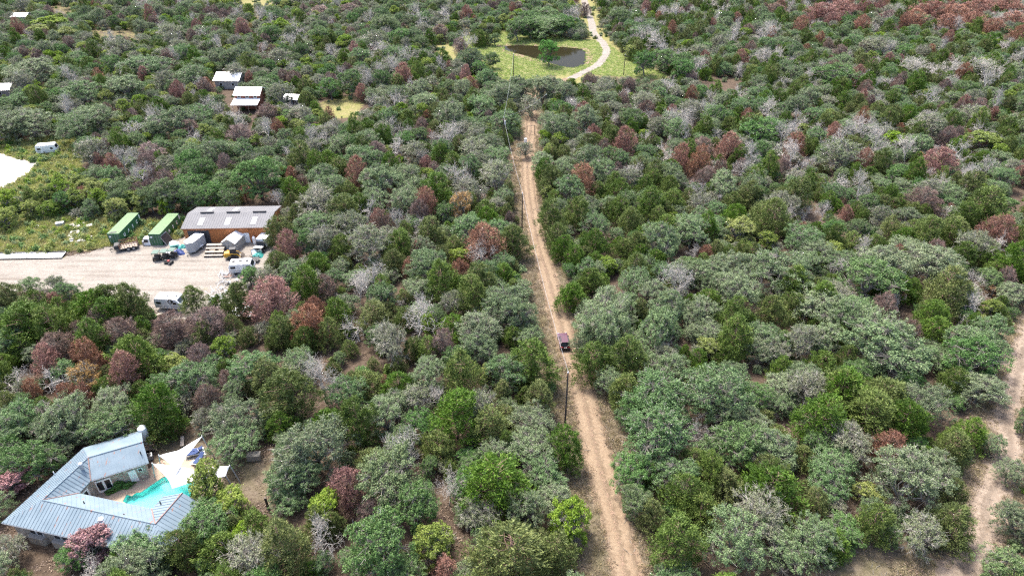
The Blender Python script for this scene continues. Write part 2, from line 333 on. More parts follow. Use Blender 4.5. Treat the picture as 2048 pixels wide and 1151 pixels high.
# ------------------------------------------------------------------ layout lines (surveyed off the photograph)
road_L = [(1232, 1190), (1226, 1151), (1203, 1037), (1171, 904), (1157, 858), (1144, 795), (1131, 730), (1106, 664), (1081, 560), (1062, 480), (1049, 390), (1044, 320), (1054, 266), (1053, 235)]
road_R = [(1293, 1190), (1280, 1151), (1258, 1041), (1226, 935), (1212, 870), (1192, 795), (1172, 735), (1146, 664), (1116, 560), (1088, 480), (1069, 390), (1066, 320), (1068, 266), (1074, 235)]
rc = [(at(*a) + at(*b)) / 2 for a, b in zip(road_L, road_R)]; rw = [max(1.45, (at(*a) - at(*b)).length / 2) for a, b in zip(road_L, road_R)]
rc = [rc[0] + (rc[0] - rc[1]) * 8] + rc + [at(1062, 205), at(1085, 175), at(1140, 158)]; rw = [rw[0]] + rw + [1.5, 1.5, 1.4]
ROAD = smooth_line(rc, 8); RHW = [float(np.interp(i / 8, range(len(rw)), rw)) for i in range(len(ROAD))]
LANE = smooth_line([at(*p) for p in [(1140, 158), (1176, 140), (1195, 130), (1210, 112), (1213, 100), (1204, 84), (1188, 66), (1183, 45), (1175, 20), (1168, 0), (1160, -30)]], 6)
TRAIL = smooth_line([at(*p) for p in [(2075, 640), (2048, 700), (2026, 786), (2008, 831), (2022, 889), (1993, 960), (1970, 1008), (1972, 1053), (1944, 1111), (1905, 1165), (1850, 1230)]], 6)
PX_YARD = [(-60, 512), (60, 508), (125, 515), (180, 505), (215, 492), (295, 488), (360, 478), (372, 470), (560, 468), (560, 500), (520, 545), (500, 570), (470, 600), (440, 650), (372, 640), (300, 615), (240, 590), (130, 578), (-60, 585)]
PX_PAD = [(-60, 300), (0, 305), (30, 316), (78, 326), (62, 343), (22, 372), (-60, 392)]
PX_WEED = [(-60, 285), (60, 280), (140, 268), (168, 300), (160, 350), (205, 425), (250, 440), (370, 440), (372, 486), (215, 496), (-60, 520)]
PX_MEADOW = [(905, 72), (1010, 62), (1110, 72), (1165, 80), (1205, 82), (1260, 118), (1335, 150), (1330, 160), (1180, 150), (1100, 152), (1060, 160), (1005, 160), (960, 118), (930, 100)]
PX_POND = [(1006, 92), (1040, 91), (1073, 92), (1120, 94), (1161, 98), (1171, 106), (1168, 129), (1144, 136), (1120, 132), (1067, 117), (1040, 109), (1012, 101)]
PX_MEADOW2 = [(640, 205), (700, 190), (730, 200), (712, 235), (655, 238)]
PX_MEADOW3 = [(870, 85), (905, 90), (930, 110), (905, 125), (880, 115)]
PX_MEADOW4 = [(470, -12), (545, -14), (548, 12), (520, 22), (478, 10)]
PX_BARE = [(285, 860), (370, 860), (420, 885), (520, 890), (560, 930), (555, 1010), (505, 1010), (440, 1005), (330, 960)]
PX_BARE2 = [(1640, 1125), (1720, 1075), (1830, 1090), (1900, 1060), (1960, 1020), (1980, 1080), (1920, 1200), (1600, 1200)]
PX_TURN = [(1012, 305), (1046, 290), (1050, 330), (1050, 360), (1022, 345)]
S1 = lambda x, y: (x / 3.413, 820 + y / 3.413)
PX_POOL = [S1(*p) for p in [(1115, 455), (960, 560), (872, 563), (838, 622), (960, 690), (1090, 690), (1290, 600), (1345, 510), (1300, 452)]]
POOL = W(PX_POOL); YARD = W(PX_YARD); PAD = W(PX_PAD); WEED = W(PX_WEED); MEADOW = W(PX_MEADOW); POND = W(PX_POND)
PATIO = W([S1(*p) for p in [(640, 545), (735, 545), (900, 470), (1010, 430), (1095, 425), (1230, 350), (1300, 250), (1400, 270), (1400, 360), (1430, 480), (1380, 640), (1150, 760), (960, 760), (760, 640), (600, 590)]])

# ------------------------------------------------------------------ the ground
gx = np.concatenate([[-4000, -1500, -700, -450], np.arange(-330, 331, 1.3), [450, 700, 1500, 4000]])
gy = np.concatenate([[-2500, -600, -100], np.arange(20, 430, 1.3), [520, 700, 1200, 2500, 6000]])
GX, GY = np.meshgrid(gx, gy); nx, ny = len(gx), len(gy)
def ss(d, a, b): t = np.clip((d - a) / (b - a), 0, 1); return t * t * (3 - 2 * t)
def pmask(P, soft=2.0):
    d = seg_dist(GX, GY, P); ins = in_poly(GX, GY, P); return ss(np.where(ins, d, -d), -soft, soft)
droad = seg_dist(GX, GY, ROAD, False); dlane = seg_dist(GX, GY, LANE, False); dtrail = seg_dist(GX, GY, TRAIL, False)
masks = {
    'drygrass': np.maximum.reduce([1 - ss(droad, 3.5, 7.0), pmask(W(PX_BARE), 2) * 0.8, pmask(W(PX_BARE2), 3), 1 - ss(dtrail, 2.5, 6.0)]),
    'weeds': np.maximum.reduce([pmask(WEED, 3), 1 - ss(dlane, 3, 9), pmask(W(PX_MEADOW2), 3), pmask(W(PX_MEADOW3), 4), pmask(W(PX_MEADOW4), 6), (GY > 260) * 0.45 * (GX < 60)]),
    'green': pmask(MEADOW, 9) * 1.0,
    'dirt': np.maximum.reduce([1 - ss(droad, 1.2, 2.6), 1 - ss(dtrail, 0.8, 2.4), pmask(W(PX_TURN), 1.5), 0.9 * (1 - ss(seg_dist(GX, GY, POND), 1.0, 5.0)) * (GY > 255)]),
    'gravel': np.maximum(pmask(YARD, 1.8), 1 - ss(dlane, 0.8, 2.2)),
    'caliche': pmask(PAD, 2.0),
}
idx = np.arange(nx * ny).reshape(ny, nx)
quads = np.stack([idx[:-1, :-1], idx[:-1, 1:], idx[1:, 1:], idx[1:, :-1]], -1).reshape(-1, 4)
hole = (in_poly(GX, GY, POOL) | (seg_dist(GX, GY, POOL) < 1.0)).ravel()
quads = quads[~hole[quads].any(1)]
gm = bpy.data.meshes.new('ground')
gm.vertices.add(nx * ny); gm.vertices.foreach_set('co', np.stack([GX, GY, np.zeros_like(GX)], -1).ravel())
gm.loops.add(quads.size); gm.loops.foreach_set('vertex_index', quads.ravel())
gm.polygons.add(len(quads)); gm.polygons.foreach_set('loop_start', np.arange(len(quads)) * 4)
gm.update(calc_edges=True)
for k, v in masks.items():
    a = gm.attributes.new('m_' + k, 'FLOAT', 'POINT'); a.data.foreach_set('value', v.ravel().astype(np.float32))
gm.materials.append(MATS['ground_soil'])
tag(link(bpy.data.objects.new('ground', gm)), kind='structure')
strip('dirt_road', ROAD, RHW, 0.012, 'dirt_surface')
strip('ranch_lane', LANE, [1.5] * len(LANE), 0.012, 'gravel_surface')
strip('dirt_trail', TRAIL, [2.2 + 0.4 * math.sin(i) for i in range(len(TRAIL))], 0.012, 'trail_surface', 0.25)
sheet('gravel_yard', ragged(YARD, 0.8, 0.4), 0.008, 'gravel_surface')
sheet('caliche_pad', ragged(PAD, 0.8, 0.4), 0.016, 'caliche_surface')
sheet('pond', ragged(smooth_line(POND + [POND[0]], 5)[:-1], 1.5, 0.25), 0.03, 'pond_water')
# ------------------------------------------------------------------ trees: prototypes
def make_mesh(name, verts, quads_, m, tone=None, tris=None):
    me = bpy.data.meshes.new(name); verts = np.asarray(verts, np.float32)
    me.vertices.add(len(verts)); me.vertices.foreach_set('co', verts.ravel())
    q = np.asarray(quads_, np.int32); k = q.shape[1]
    me.loops.add(q.size); me.loops.foreach_set('vertex_index', q.ravel())
    me.polygons.add(len(q)); me.polygons.foreach_set('loop_start', np.arange(len(q), dtype=np.int32) * k)
    me.update(calc_edges=True)
    if tone is not None:
        a = me.attributes.new('tone', 'FLOAT', 'POINT'); a.data.foreach_set('value', np.asarray(tone, np.float32))
    me.materials.append(MATS[m]); return me
def unit(v): return v / np.maximum(np.linalg.norm(v, axis=-1, keepdims=True), 1e-6)
def leaves(pos, axis, nrm, ln, wd, R):
    """diamond-shaped sprays: pos, long axis, approximate normal, length, width"""
    n = len(pos); axis = unit(axis); side = unit(np.cross(axis, nrm)); up = np.cross(side, axis)
    ln = ln[:, None]; wd = wd[:, None]
    v = np.stack([pos - axis * ln * 0.5, pos + side * wd * 0.5 + up * wd * 0.12, pos + axis * ln * 0.5, pos - side * wd * 0.5 + up * wd * 0.12], 1)
    return v.reshape(-1, 3), np.arange(n * 4).reshape(n, 4)
def limb_mesh(name, segs, m, sides=4, tip=None):
    V = []; Q = []; MI = []
    for p0, p1, r0, r1 in segs:
        p0 = np.asarray(p0, float); p1 = np.asarray(p1, float); a = p1 - p0; L_ = np.linalg.norm(a)
        if L_ < 1e-4: continue
        a /= L_; u = np.cross(a, (0.3, 0.9, 0.31)); u /= np.linalg.norm(u) + 1e-9; w = np.cross(a, u)
        n = sides if r0 > 0.035 else 3; k = len(V)
        for p, r in ((p0, r0), (p1, r1)):
            for i in range(n):
                t = 2 * math.pi * i / n; V.append(p + (u * math.cos(t) + w * math.sin(t)) * r)
        Q += [(k + i, k + (i + 1) % n, k + n + (i + 1) % n, k + n + i) for i in range(n)]; MI += [1 if r0 <= 0.0245 else 0] * n
    me = make_mesh(name, V, Q, m)
    if tip:
        me.materials.append(MATS[tip]); me.polygons.foreach_set('material_index', np.array(MI, np.int32)); me.update()
    return me
def bent(p0, p1, r0, r1, R, n=3, wob=0.12):
    p0 = np.array(p0, float); p1 = np.array(p1, float); L_ = np.linalg.norm(p1 - p0); pts = [p0]
    for i in range(1, n): pts.append(p0 + (p1 - p0) * i / n + R.normal(0, wob * L_ / n, 3))
    pts.append(p1)
    return [(pts[i], pts[i + 1], r0 + (r1 - r0) * i / n, r0 + (r1 - r0) * (i + 1) / n) for i in range(n)]
def dirs(n, R, zmin=-0.3):
    v = unit(R.normal(0, 1, (n * 3, 3))); v = v[v[:, 2] > zmin]; return v[:n]

def oak(seed, leafm='oak_leaf', bark='grey_bark', h=6.5, w=8.0, nl=11, ncl=25, per=36, size=(0.14, 0.24), bare=0.0, deadtips=0.22, spread=1.0, crownname='crown', lobe=(0.85, 1.9)):
    R = np.random.default_rng(seed); segs = []
    base_h = h * R.uniform(0.18, 0.28); lean = R.normal(0, 0.25, 2)
    fork = np.array([lean[0], lean[1], base_h]); segs += bent((0, 0, -0.1), fork, 0.24 * h / 6.5, 0.19 * h / 6.5, R, 2, 0.08)
    P = []; AX = []; NR = []; LN = []; WD = []; TN = []
    ang0 = R.uniform(0, 6.28)
    for k in range(nl + 5):
        low = k >= nl
        rr = (w / 2 - lobe[0]) * ((math.sqrt((k + 0.4) / nl)) if not low else 0.82) * R.uniform(0.8, 1.05); a = ang0 + k * 2.399 + R.normal(0, 0.2)
        lr = R.uniform(*lobe) * w / 8.0
        zc = h - lr * 0.75 - (rr / (w / 2)) ** 2 * h * 0.42 + R.normal(0, 0.25)
        if low: zc = h * R.uniform(0.26, 0.38); a = ang0 + (k - nl) * 1.257 + R.normal(0, 0.3)
        c = np.array([rr * math.cos(a), rr * math.sin(a), max(zc, lr * 0.6 + 0.4)])
        segs += bent(fork, c, 0.11, 0.05, R, 3, 0.25)
        dd = dirs(ncl, R, -0.55); dd[:, 2] *= 0.8
        for d in dd:
            tip = c + d * lr * R.uniform(0.8, 1.12)
            segs += bent(c, tip, 0.035, 0.016, R, 2, 0.25)
            if R.random() < deadtips:
                for _ in range(2):
                    t2 = tip + unit(d + R.normal(0, 0.5, 3) + (0, 0, 0.2)) * R.uniform(0.35, 0.8); segs.append((tip - d * 0.1, t2, 0.022, 0.010))
            if R.random() < bare:
                for _ in range(5):
                    t2 = tip + unit(d + R.normal(0, 0.7, 3)) * R.uniform(0.3, 0.8); segs.append((tip - d * 0.25, t2, 0.024, 0.010))
                continue
            n = int(per * R.uniform(0.7, 1.3)); cr = R.uniform(0.28, 0.52) * (0.5 + 0.5 * lr / 1.4)
            off = R.normal(0, 1, (n, 3)); off = unit(off) * (R.random((n, 1)) ** 0.5) * cr; off[:, 2] *= 0.75
            P.append(tip + off); AX.append(R.normal(0, 1, (n, 3)) + (0, 0, 0.1))
            NR.append(unit(off) * 0.7 + d * 0.4 + R.normal(0, 0.55, (n, 3)) + (0, 0, 0.45))
            LN.append(R.uniform(*size, n)); WD.append(R.uniform(*size, n) * 0.62); TN.append(np.full(n, np.clip(R.normal(0.5, 0.28), 0, 1)))
    P, AX, NR, LN, WD, TN = (np.concatenate(x) for x in (P, AX, NR, LN, WD, TN))
    v, q = leaves(P, AX, NR, LN, WD, R)
    return limb_mesh('trunk', segs, bark, 4, 'lichen_twig'), make_mesh('crown', v, q, leafm, np.repeat(TN, 4)), w, h

def juniper(seed, leafm='juniper_leaf', bark='red_bark', h=6.5, w=5.0, nlead=4, ncl=280, per=38, ln=(0.20, 0.38), wd=(0.06, 0.11), dens=1.0, point=0.8, twigs=0.3, hollow=0.0):
    R = np.random.default_rng(seed); segs = bent((0, 0, -0.1), (R.normal(0, 0.15), R.normal(0, 0.15), h * 0.9), 0.17, 0.03, R, 4, 0.1)
    P = []; AX = []; LN = []; WD = []; TN = []
    leads = [(0, 0, h, w / 2)] + [((w / 2) * R.uniform(0.3, 0.55) * math.cos(a), (w / 2) * R.uniform(0.3, 0.55) * math.sin(a), h * R.uniform(0.6, 0.9), w / 2 * R.uniform(0.5, 0.75)) for a in (R.uniform(0, 6.28) + np.arange(nlead) * 6.28 / nlead)]
    wt = np.array([l[3] ** 2 * l[2] for l in leads]); wt /= wt.sum()
    for i in R.choice(len(leads), ncl, p=wt):
        x0, y0, hh, rr = leads[i]
        t = R.random() ** 0.85                              # 0 base .. 1 tip
        z = hh * (0.08 + 0.92 * t); prof = (1 - t ** 1.5) ** (point * 1.15) * (1.0 if t > 0.2 else 0.72 + t * 1.4)
        a = R.uniform(0, 6.28); rad = rr * prof * R.uniform(0.72, 1.08) * (1 + 0.22 * math.sin(3 * a + seed + 4 * t) + 0.12 * math.sin(7 * a - 9 * t))
        d = np.array([math.cos(a), math.sin(a), 0.0]); c = np.array([x0, y0, z]) + d * rad
        if R.random() < twigs: segs += bent((x0 * 0.6, y0 * 0.6, max(z - rad * 0.5, 0.4)), c + d * R.uniform(0, 0.25), 0.035, 0.012, R, 2, 0.15)
        n = int(per * dens * R.uniform(0.6, 1.3)); cr = R.uniform(0.3, 0.55) * (0.6 + 0.5 * (1 - t))
        off = R.normal(0, 0.55, (n, 3)) * cr; off[:, 2] *= 1.0
        P.append(c + off); AX.append(d * 0.55 + np.array([0, 0, 0.55]) + R.normal(0, 0.42, (n, 3)) + off * 0.5)
        LN.append(R.uniform(*ln, n)); WD.append(R.uniform(*wd, n)); TN.append(np.full(n, np.clip(R.normal(0.5, 0.32), 0, 1)))
    P, AX, LN, WD, TN = (np.concatenate(x) for x in (P, AX, LN, WD, TN))
    v, q = leaves(P, AX, R.normal(0, 1, AX.shape) + (0, 0, 0.8), LN, WD, R)
    return limb_mesh('trunk', segs, bark), make_mesh('crown', v, q, leafm, np.repeat(TN, 4)), w, h

def dead(seed, h=6.5, w=6.0, levels=4, bark='silver_wood', upright=0.35, r0=0.17, twig=0.022):
    R = np.random.default_rng(seed); tr = []; cr = []
    def grow(p, d, L_, r, lv):
        tgt = cr if lv >= 2 else tr
        n = 3; q = p
        for i in range(n):
            d = unit(d + R.normal(0, 0.28, 3) + np.array([0, 0, upright * 0.15])); e = q + d * L_ / n
            ra = max(r * (1 - 0.3 * i / n), twig * 0.7); rb = max(r * (1 - 0.3 * (i + 1) / n), twig * 0.6)
            tgt.append((q, e, ra, rb)); q = e
            if lv >= 1 and lv < levels and R.random() < (0.5 if levels > 4 else 0.75):
                dd = unit(d + R.normal(0, 0.85, 3)); grow(q, dd, L_ * R.uniform(0.45, 0.75), rb * 0.62, lv + 1)
        if lv < levels:
            for _ in range(2 + (lv == 0) * 2 + (R.random() < 0.4)):
                dd = unit(d * 0.8 + R.normal(0, 0.62, 3) + np.array([0, 0, upright * 0.3])); grow(q, dd, L_ * R.uniform(0.65, 0.9), rb * 0.72, lv + 1)
    grow(np.array([0, 0, -0.1]), np.array([R.normal(0, .08), R.normal(0, .08), 1.0]), h * 0.34, r0, 0)
    t = limb_mesh('trunk', tr, bark); c = limb_mesh('crown', cr, bark)
    co = np.array([x[1] for x in cr]); ww = np.percentile(np.hypot(co[:, 0], co[:, 1]), 92) * 2; hh = np.percentile(co[:, 2], 98)
    return t, c, ww, hh

KINDS = {
  'O': dict(name='live_oak', cat='oak tree', words=['grey-green live oak', 'pale grey-green live oak', 'dusty green live oak'], group='live oaks of the wood', stuff='live_oak_woods', zc=0.66,
            P=[oak(100 + i, h=6.2 + 0.4 * (i % 3), w=8 + (i % 2)) for i in range(7)]),
  'G': dict(name='leafy_oak', cat='oak tree', words=['deep green leafy oak', 'full green rounded oak', 'fresh green oak'], group='greener oaks of the wood', stuff='leafy_oak_woods', zc=0.64,
            P=[oak(200 + i, 'green_leaf', h=6.6, w=7.5, nl=12, per=34, deadtips=0.12) for i in range(5)]),
  'J': dict(name='juniper_tree', cat='juniper', words=['dark olive juniper', 'dense olive green juniper', 'deep green juniper'], group='green junipers of the wood', stuff='juniper_woods', zc=0.52,
            P=[juniper(300 + i, h=5.2 + 0.75 * (i % 4), w=5.0 + 0.5 * (i % 3), point=0.36 + 0.12 * (i % 3), nlead=4 + i % 3) for i in range(10)]),
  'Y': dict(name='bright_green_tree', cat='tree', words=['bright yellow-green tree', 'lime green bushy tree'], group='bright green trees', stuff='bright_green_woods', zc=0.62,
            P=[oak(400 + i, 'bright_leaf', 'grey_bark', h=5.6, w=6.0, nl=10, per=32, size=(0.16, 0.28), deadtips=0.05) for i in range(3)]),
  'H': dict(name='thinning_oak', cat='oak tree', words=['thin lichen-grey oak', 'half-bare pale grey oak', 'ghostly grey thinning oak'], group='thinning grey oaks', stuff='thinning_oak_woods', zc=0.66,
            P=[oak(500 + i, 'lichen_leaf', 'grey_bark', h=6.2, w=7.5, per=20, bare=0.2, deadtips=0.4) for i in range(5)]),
  'D': dict(name='dead_tree', cat='dead tree', words=['bare silver-grey dead tree', 'leafless whitish dead tree', 'bare grey dead tree'], group='bare dead trees', stuff='dead_woods', zc=0.62,
            P=[dead(600 + i, h=6.0, upright=0.2 + 0.3 * (i % 3), levels=5 if i % 3 else 4, r0=0.14 if i % 3 else 0.17, twig=0.015 if i % 3 else 0.022) for i in range(8)]),
  'R': dict(name='rust_brown_juniper', cat='juniper', words=['rust-red dead juniper', 'reddish brown dead juniper'], group='rust coloured junipers', stuff='rusty_juniper_woods', zc=0.52,
            P=[juniper(700 + i, 'rust_leaf', 'red_bark', h=5.6, w=5.4, dens=0.75, twigs=0.6, wd=(0.045, 0.09), point=0.42) for i in range(5)]),
  'B': dict(name='mauve_brown_juniper', cat='juniper', words=['mauve-brown bare juniper', 'dusky brown twiggy juniper'], group='dusky brown junipers', stuff='brown_juniper_woods', zc=0.55,
            P=[juniper(800 + i, 'mauve_twig', 'grey_bark', h=5.6, w=6.0, dens=0.8, twigs=0.9, ln=(0.35, 0.7), wd=(0.03, 0.055), point=0.45) for i in range(4)]),
  'T': dict(name='tan_leaved_tree', cat='tree', words=['tan-leaved dying tree'], group='tan dying trees', stuff='tan_woods', zc=0.6,
            P=[oak(900 + i, 'tan_leaf', 'grey_bark', h=5.6, w=6.0, nl=9, per=20, bare=0.15) for i in range(2)]),
  'E': dict(name='elm_tree', cat='elm tree', words=['vivid green rounded elm'], group='vivid green elms', stuff='elm_woods', zc=0.58,
            P=[oak(990, 'vivid_leaf', 'dark_bark', h=8.6, w=8.6, nl=14, per=40, size=(0.16, 0.30), deadtips=0.0)]),
  'A': dict(name='orange_juniper', cat='juniper', words=['bright orange-brown dying juniper'], group='orange junipers', stuff='orange_juniper_woods', zc=0.5,
            P=[juniper(950, 'orange_leaf', 'red_bark', h=4.6, w=5.2, dens=0.8, twigs=0.5, point=0.5)]),
  'P': dict(name='crepe_myrtle', cat='flowering tree', words=['pink flowering crepe myrtle'], group='pink crepe myrtles', stuff='myrtle_woods', zc=0.6,
            P=[oak(980, 'pink_blossom', 'grey_bark', h=4.4, w=5.0, nl=9, per=30, size=(0.16, 0.28), deadtips=0.1)]),
}
# ------------------------------------------------------------------ trees: the ones that can be told apart (photo x, y of the crown, width), then the fill between them
TREES = {
 'R': '716 358 40 584 353 20 970 496 72 582 507 42 548 603 82 634 634 36 836 504 22 817 546 24 920 546 30 853 330 20 737 470 20 680 381 15 189 727 55 254 762 60 66 787 30 1984 475 55 1689 430 20 1456 306 45 1873 334 60 1252 295 45 1165 373 48 1723 57 28 1643 28 60 1682 21 50 1862 24 60 1911 31 60 1956 21 60 2008 14 60 2022 45 50 2040 76 40 1543 76 20 1470 45 18 1946 45 45 488 65 26 808 160 34 660 238 20 855 238 18 930 160 22 360 195 26 1985 60 44 1890 50 40 1830 40 40 555 262 20 1290 25 22 773 770 20 285 8 16 1960 300 18 860 275 14 1600 60 26',
 'B': '779 420 30 840 431 45 653 584 50 869 341 30 1018 440 24 764 454 48 118 699 80 243 669 75 202 647 55 344 653 85 421 645 85 407 716 55 457 768 50 421 806 55 153 675 50 1404 292 55 1845 395 70 2008 559 45 1494 63 30 1678 108 30 535 225 50 480 265 60 380 255 60 880 60 40 920 90 34 1035 15 30 1180 165 30 1260 175 26 640 20 60 700 15 50 1550 15 50 1780 30 50 1240 60 30 1500 100 30 300 300 70 1725 100 30 300 330 50 1170 20 26',
 'T': '924 416 46 175 765 55 500 60 14 1840 318 18 1985 585 18',
 'A': '615 657 72',
 'E': '517 362 92 1098 106 50',
 'P': '23 966 55 187 1090 74',
 'D': '802 293 60 909 351 80 794 454 50 832 454 50 756 553 80 718 592 46 832 645 95 959 519 60 901 286 50 806 607 30 646 782 62 878 794 60 815 923 80 897 990 65 638 1088 90 27 757 70 107 776 75 93 830 30 1351 581 60 1395 855 70 1468 1004 40 1646 946 35 1393 388 40 1440 399 35 1682 364 55 1713 392 40 1397 503 42 1643 426 42 1800 607 45 1918 638 35 2008 499 70 1946 558 45 1365 590 50 1720 513 35 1574 451 45 1873 371 50 1588 309 75 1567 275 50 1529 222 60 1723 254 70 1817 302 70 1869 351 50 1939 337 40 1411 226 50 1904 139 70 1845 136 60 1974 139 60 1414 10 40 1591 240 30 1220 240 40 1330 80 60 1290 70 50 780 130 50 720 165 50 440 95 40 600 60 40 260 260 60 330 240 60 430 210 60 400 280 60 470 240 60 540 265 50 250 330 50 290 360 60 840 40 50 900 30 50 1150 210 40 1240 190 40 930 90 40 660 105 36 760 110 44 820 20 40 1160 30 40 1450 20 36 1620 330 34 1500 330 40 1290 235 36 1380 240 40 1480 590 40 1750 300 40 1660 290 50 1780 165 36 515 30 40 585 90 40 1330 300 40 1640 260 34 1370 280 30 1430 330 30 1600 400 34',
 'H': '626 297 60 637 397 85 939 378 60 832 297 50 947 297 60 959 324 56 997 347 70 706 454 60 630 561 40 737 485 80 649 485 60 956 1025 80 109 576 45 355 800 60 504 1113 110 18 1095 60 1524 1029 110 1704 893 100 1605 684 70 1407 628 35 1563 406 60 1762 430 40 1682 302 80 1741 97 40 1618 785 76 560 190 50 600 225 50 750 75 50 1100 175 40 1060 210 44 560 110 50 240 90 50 190 300 60 470 150 40 1290 205 50 1225 215 40 1050 300 30 1860 250 64 1930 680 60 340 60 50 1950 230 60 1760 90 50 1400 100 44 600 735 70 1545 700 60 1180 90 1',
 'J': '657 320 50 603 324 45 584 378 45 615 416 40 687 427 55 703 385 40 970 416 55 561 466 45 863 469 55 909 492 45 1027 488 60 615 580 55 634 534 50 683 500 45 790 527 45 886 569 65 951 607 65 767 584 50 748 637 60 680 637 60 561 657 45 905 657 55 1008 542 55 871 389 60 638 339 40 882 316 36 557 530 45 775 622 40 583 798 90 925 759 80 913 837 100 870 892 70 744 919 70 1066 739 80 1077 806 55 1128 912 60 991 970 120 732 767 60 983 861 70 1011 1108 130 1109 1123 80 580 1127 80 82 623 110 60 655 90 232 609 110 191 615 70 123 661 70 186 691 60 391 606 50 481 615 48 273 713 90 227 776 50 314 833 80 16 595 60 437 612 40 413 675 40 544 762 60 325 846 70 513 1046 70 440 1092 90 1142 589 60 1184 722 80 1252 727 80 1681 792 90 1639 851 90 1531 945 70 1451 963 75 1545 980 110 1367 990 80 1402 1025 80 1360 1088 100 1869 662 70 1731 800 165 1940 871 60 1895 906 60 1544 969 60 1900 1044 88 1745 1052 80 1543 437 70 1591 395 60 1588 572 70 1703 482 55 1810 454 80 1894 451 85 1497 392 55 1974 413 70 1939 381 60 1890 586 80 1869 645 60 1848 482 60 1543 628 60 2026 541 60 800 770 60 650 840 70 560 850 60 1140 830 1 1100 450 50 1120 480 50 1180 560 55 1280 330 45 1090 350 40 1110 400 40 1240 390 45 1300 420 50 1190 490 50 1340 380 40 1260 450 45 960 70 40 884 120 36 1495 265 44 1110 640 1 1330 470 50 1270 540 50 1640 610 60',
 'Y': '646 1017 80 866 1088 90 412 966 84 457 1000 80 475 1069 70 350 721 55 448 699 55 1480 454 70 1967 271 75 1789 278 50 1140 1041 100 100 40 60 75 55 50 130 62 50 430 420 1 120 380 50 150 395 50 100 410 44 175 375 44 200 400 44 230 415 46 260 395 50 472 584 34 120 360 44 160 365 44 190 385 44 215 370 40 90 395 44 285 405 44 330 410 40 60 415 40 690 80 36 640 75 40 560 45 40 1420 690 60 1100 25 24 1490 65 28 15 400 50 10 430 50 1260 100 30 1540 690 40',
 'G': '772 951 130 842 849 60 748 1092 130 834 1014 90 323 776 60 220 849 90 59 922 90 410 1043 100 143 1110 60 164 1092 56 1305 802 110 1479 882 110 1266 945 84 1277 1008 66 1953 711 110 1691 1057 70 2010 1133 90 2056 845 46 1671 149 75 1518 257 75 700 165 50 660 175 46 340 395 60 390 400 50 1330 115 50 1290 125 46 1370 135 50 1240 35 40 1090 30 60 1060 38 50 640 70 46 770 45 46 300 400 50 130 405 40 240 400 46 360 388 56 420 385 60 450 360 60 400 350 60 455 400 44 1090 50 84 1062 52 60 1128 46 56 1035 56 50 540 70 40 960 135 34 985 120 30 380 370 60 240 375 50 800 70 46 990 78 24 1745 560 110 500 550 40',
 'O': '725 316 75 760 362 85 745 393 75 813 400 70 813 351 70 680 278 60 737 282 65 626 446 70 939 454 75 844 492 50 852 530 80 836 572 65 970 546 55 1008 603 95 959 657 95 1035 637 76 939 343 50 974 286 60 993 309 60 645 355 60 660 366 60 672 557 40 1008 390 50 627 896 130 587 951 100 599 720 70 858 747 80 1015 747 86 697 782 80 772 833 85 1066 888 120 1090 943 90 57 565 45 22 683 70 511 729 95 377 757 100 44 836 90 137 833 100 227 812 84 465 833 110 29 855 90 108 858 90 167 850 80 111 902 60 278 1092 110 264 1133 110 574 952 70 586 908 60 571 996 70 469 879 100 1210 612 120 1254 610 70 1210 659 110 1168 684 56 1226 766 62 1314 795 130 1320 664 90 1426 778 140 1461 809 100 1311 872 130 1353 945 100 1541 889 110 1465 1078 130 1560 1085 110 1625 1080 100 1653 959 90 1670 924 100 1766 693 150 1851 804 100 1965 770 92 1607 755 80 1527 689 80 1624 853 60 1766 880 60 1860 924 110 1811 964 130 1988 889 50 2022 942 60 2030 1040 80 1985 655 70 1609 472 80 1633 496 70 1765 524 100 1557 534 130 1869 517 110 1383 461 80 1473 579 90 1643 604 105 1532 670 90 1421 659 75 1765 663 140 1956 691 90 1365 545 70 1418 545 70 1862 250 60 1083 175 60 1105 165 50 60 240 90 20 245 80 190 230 80 150 250 80 160 180 80 290 130 90 60 140 90 250 170 80 380 150 70 350 240 80 1040 175 60 1010 190 60 960 200 70 900 220 70 850 200 60 1120 250 70 1085 320 56 1340 740 90 1400 620 80 1280 690 70 1700 640 80',
}
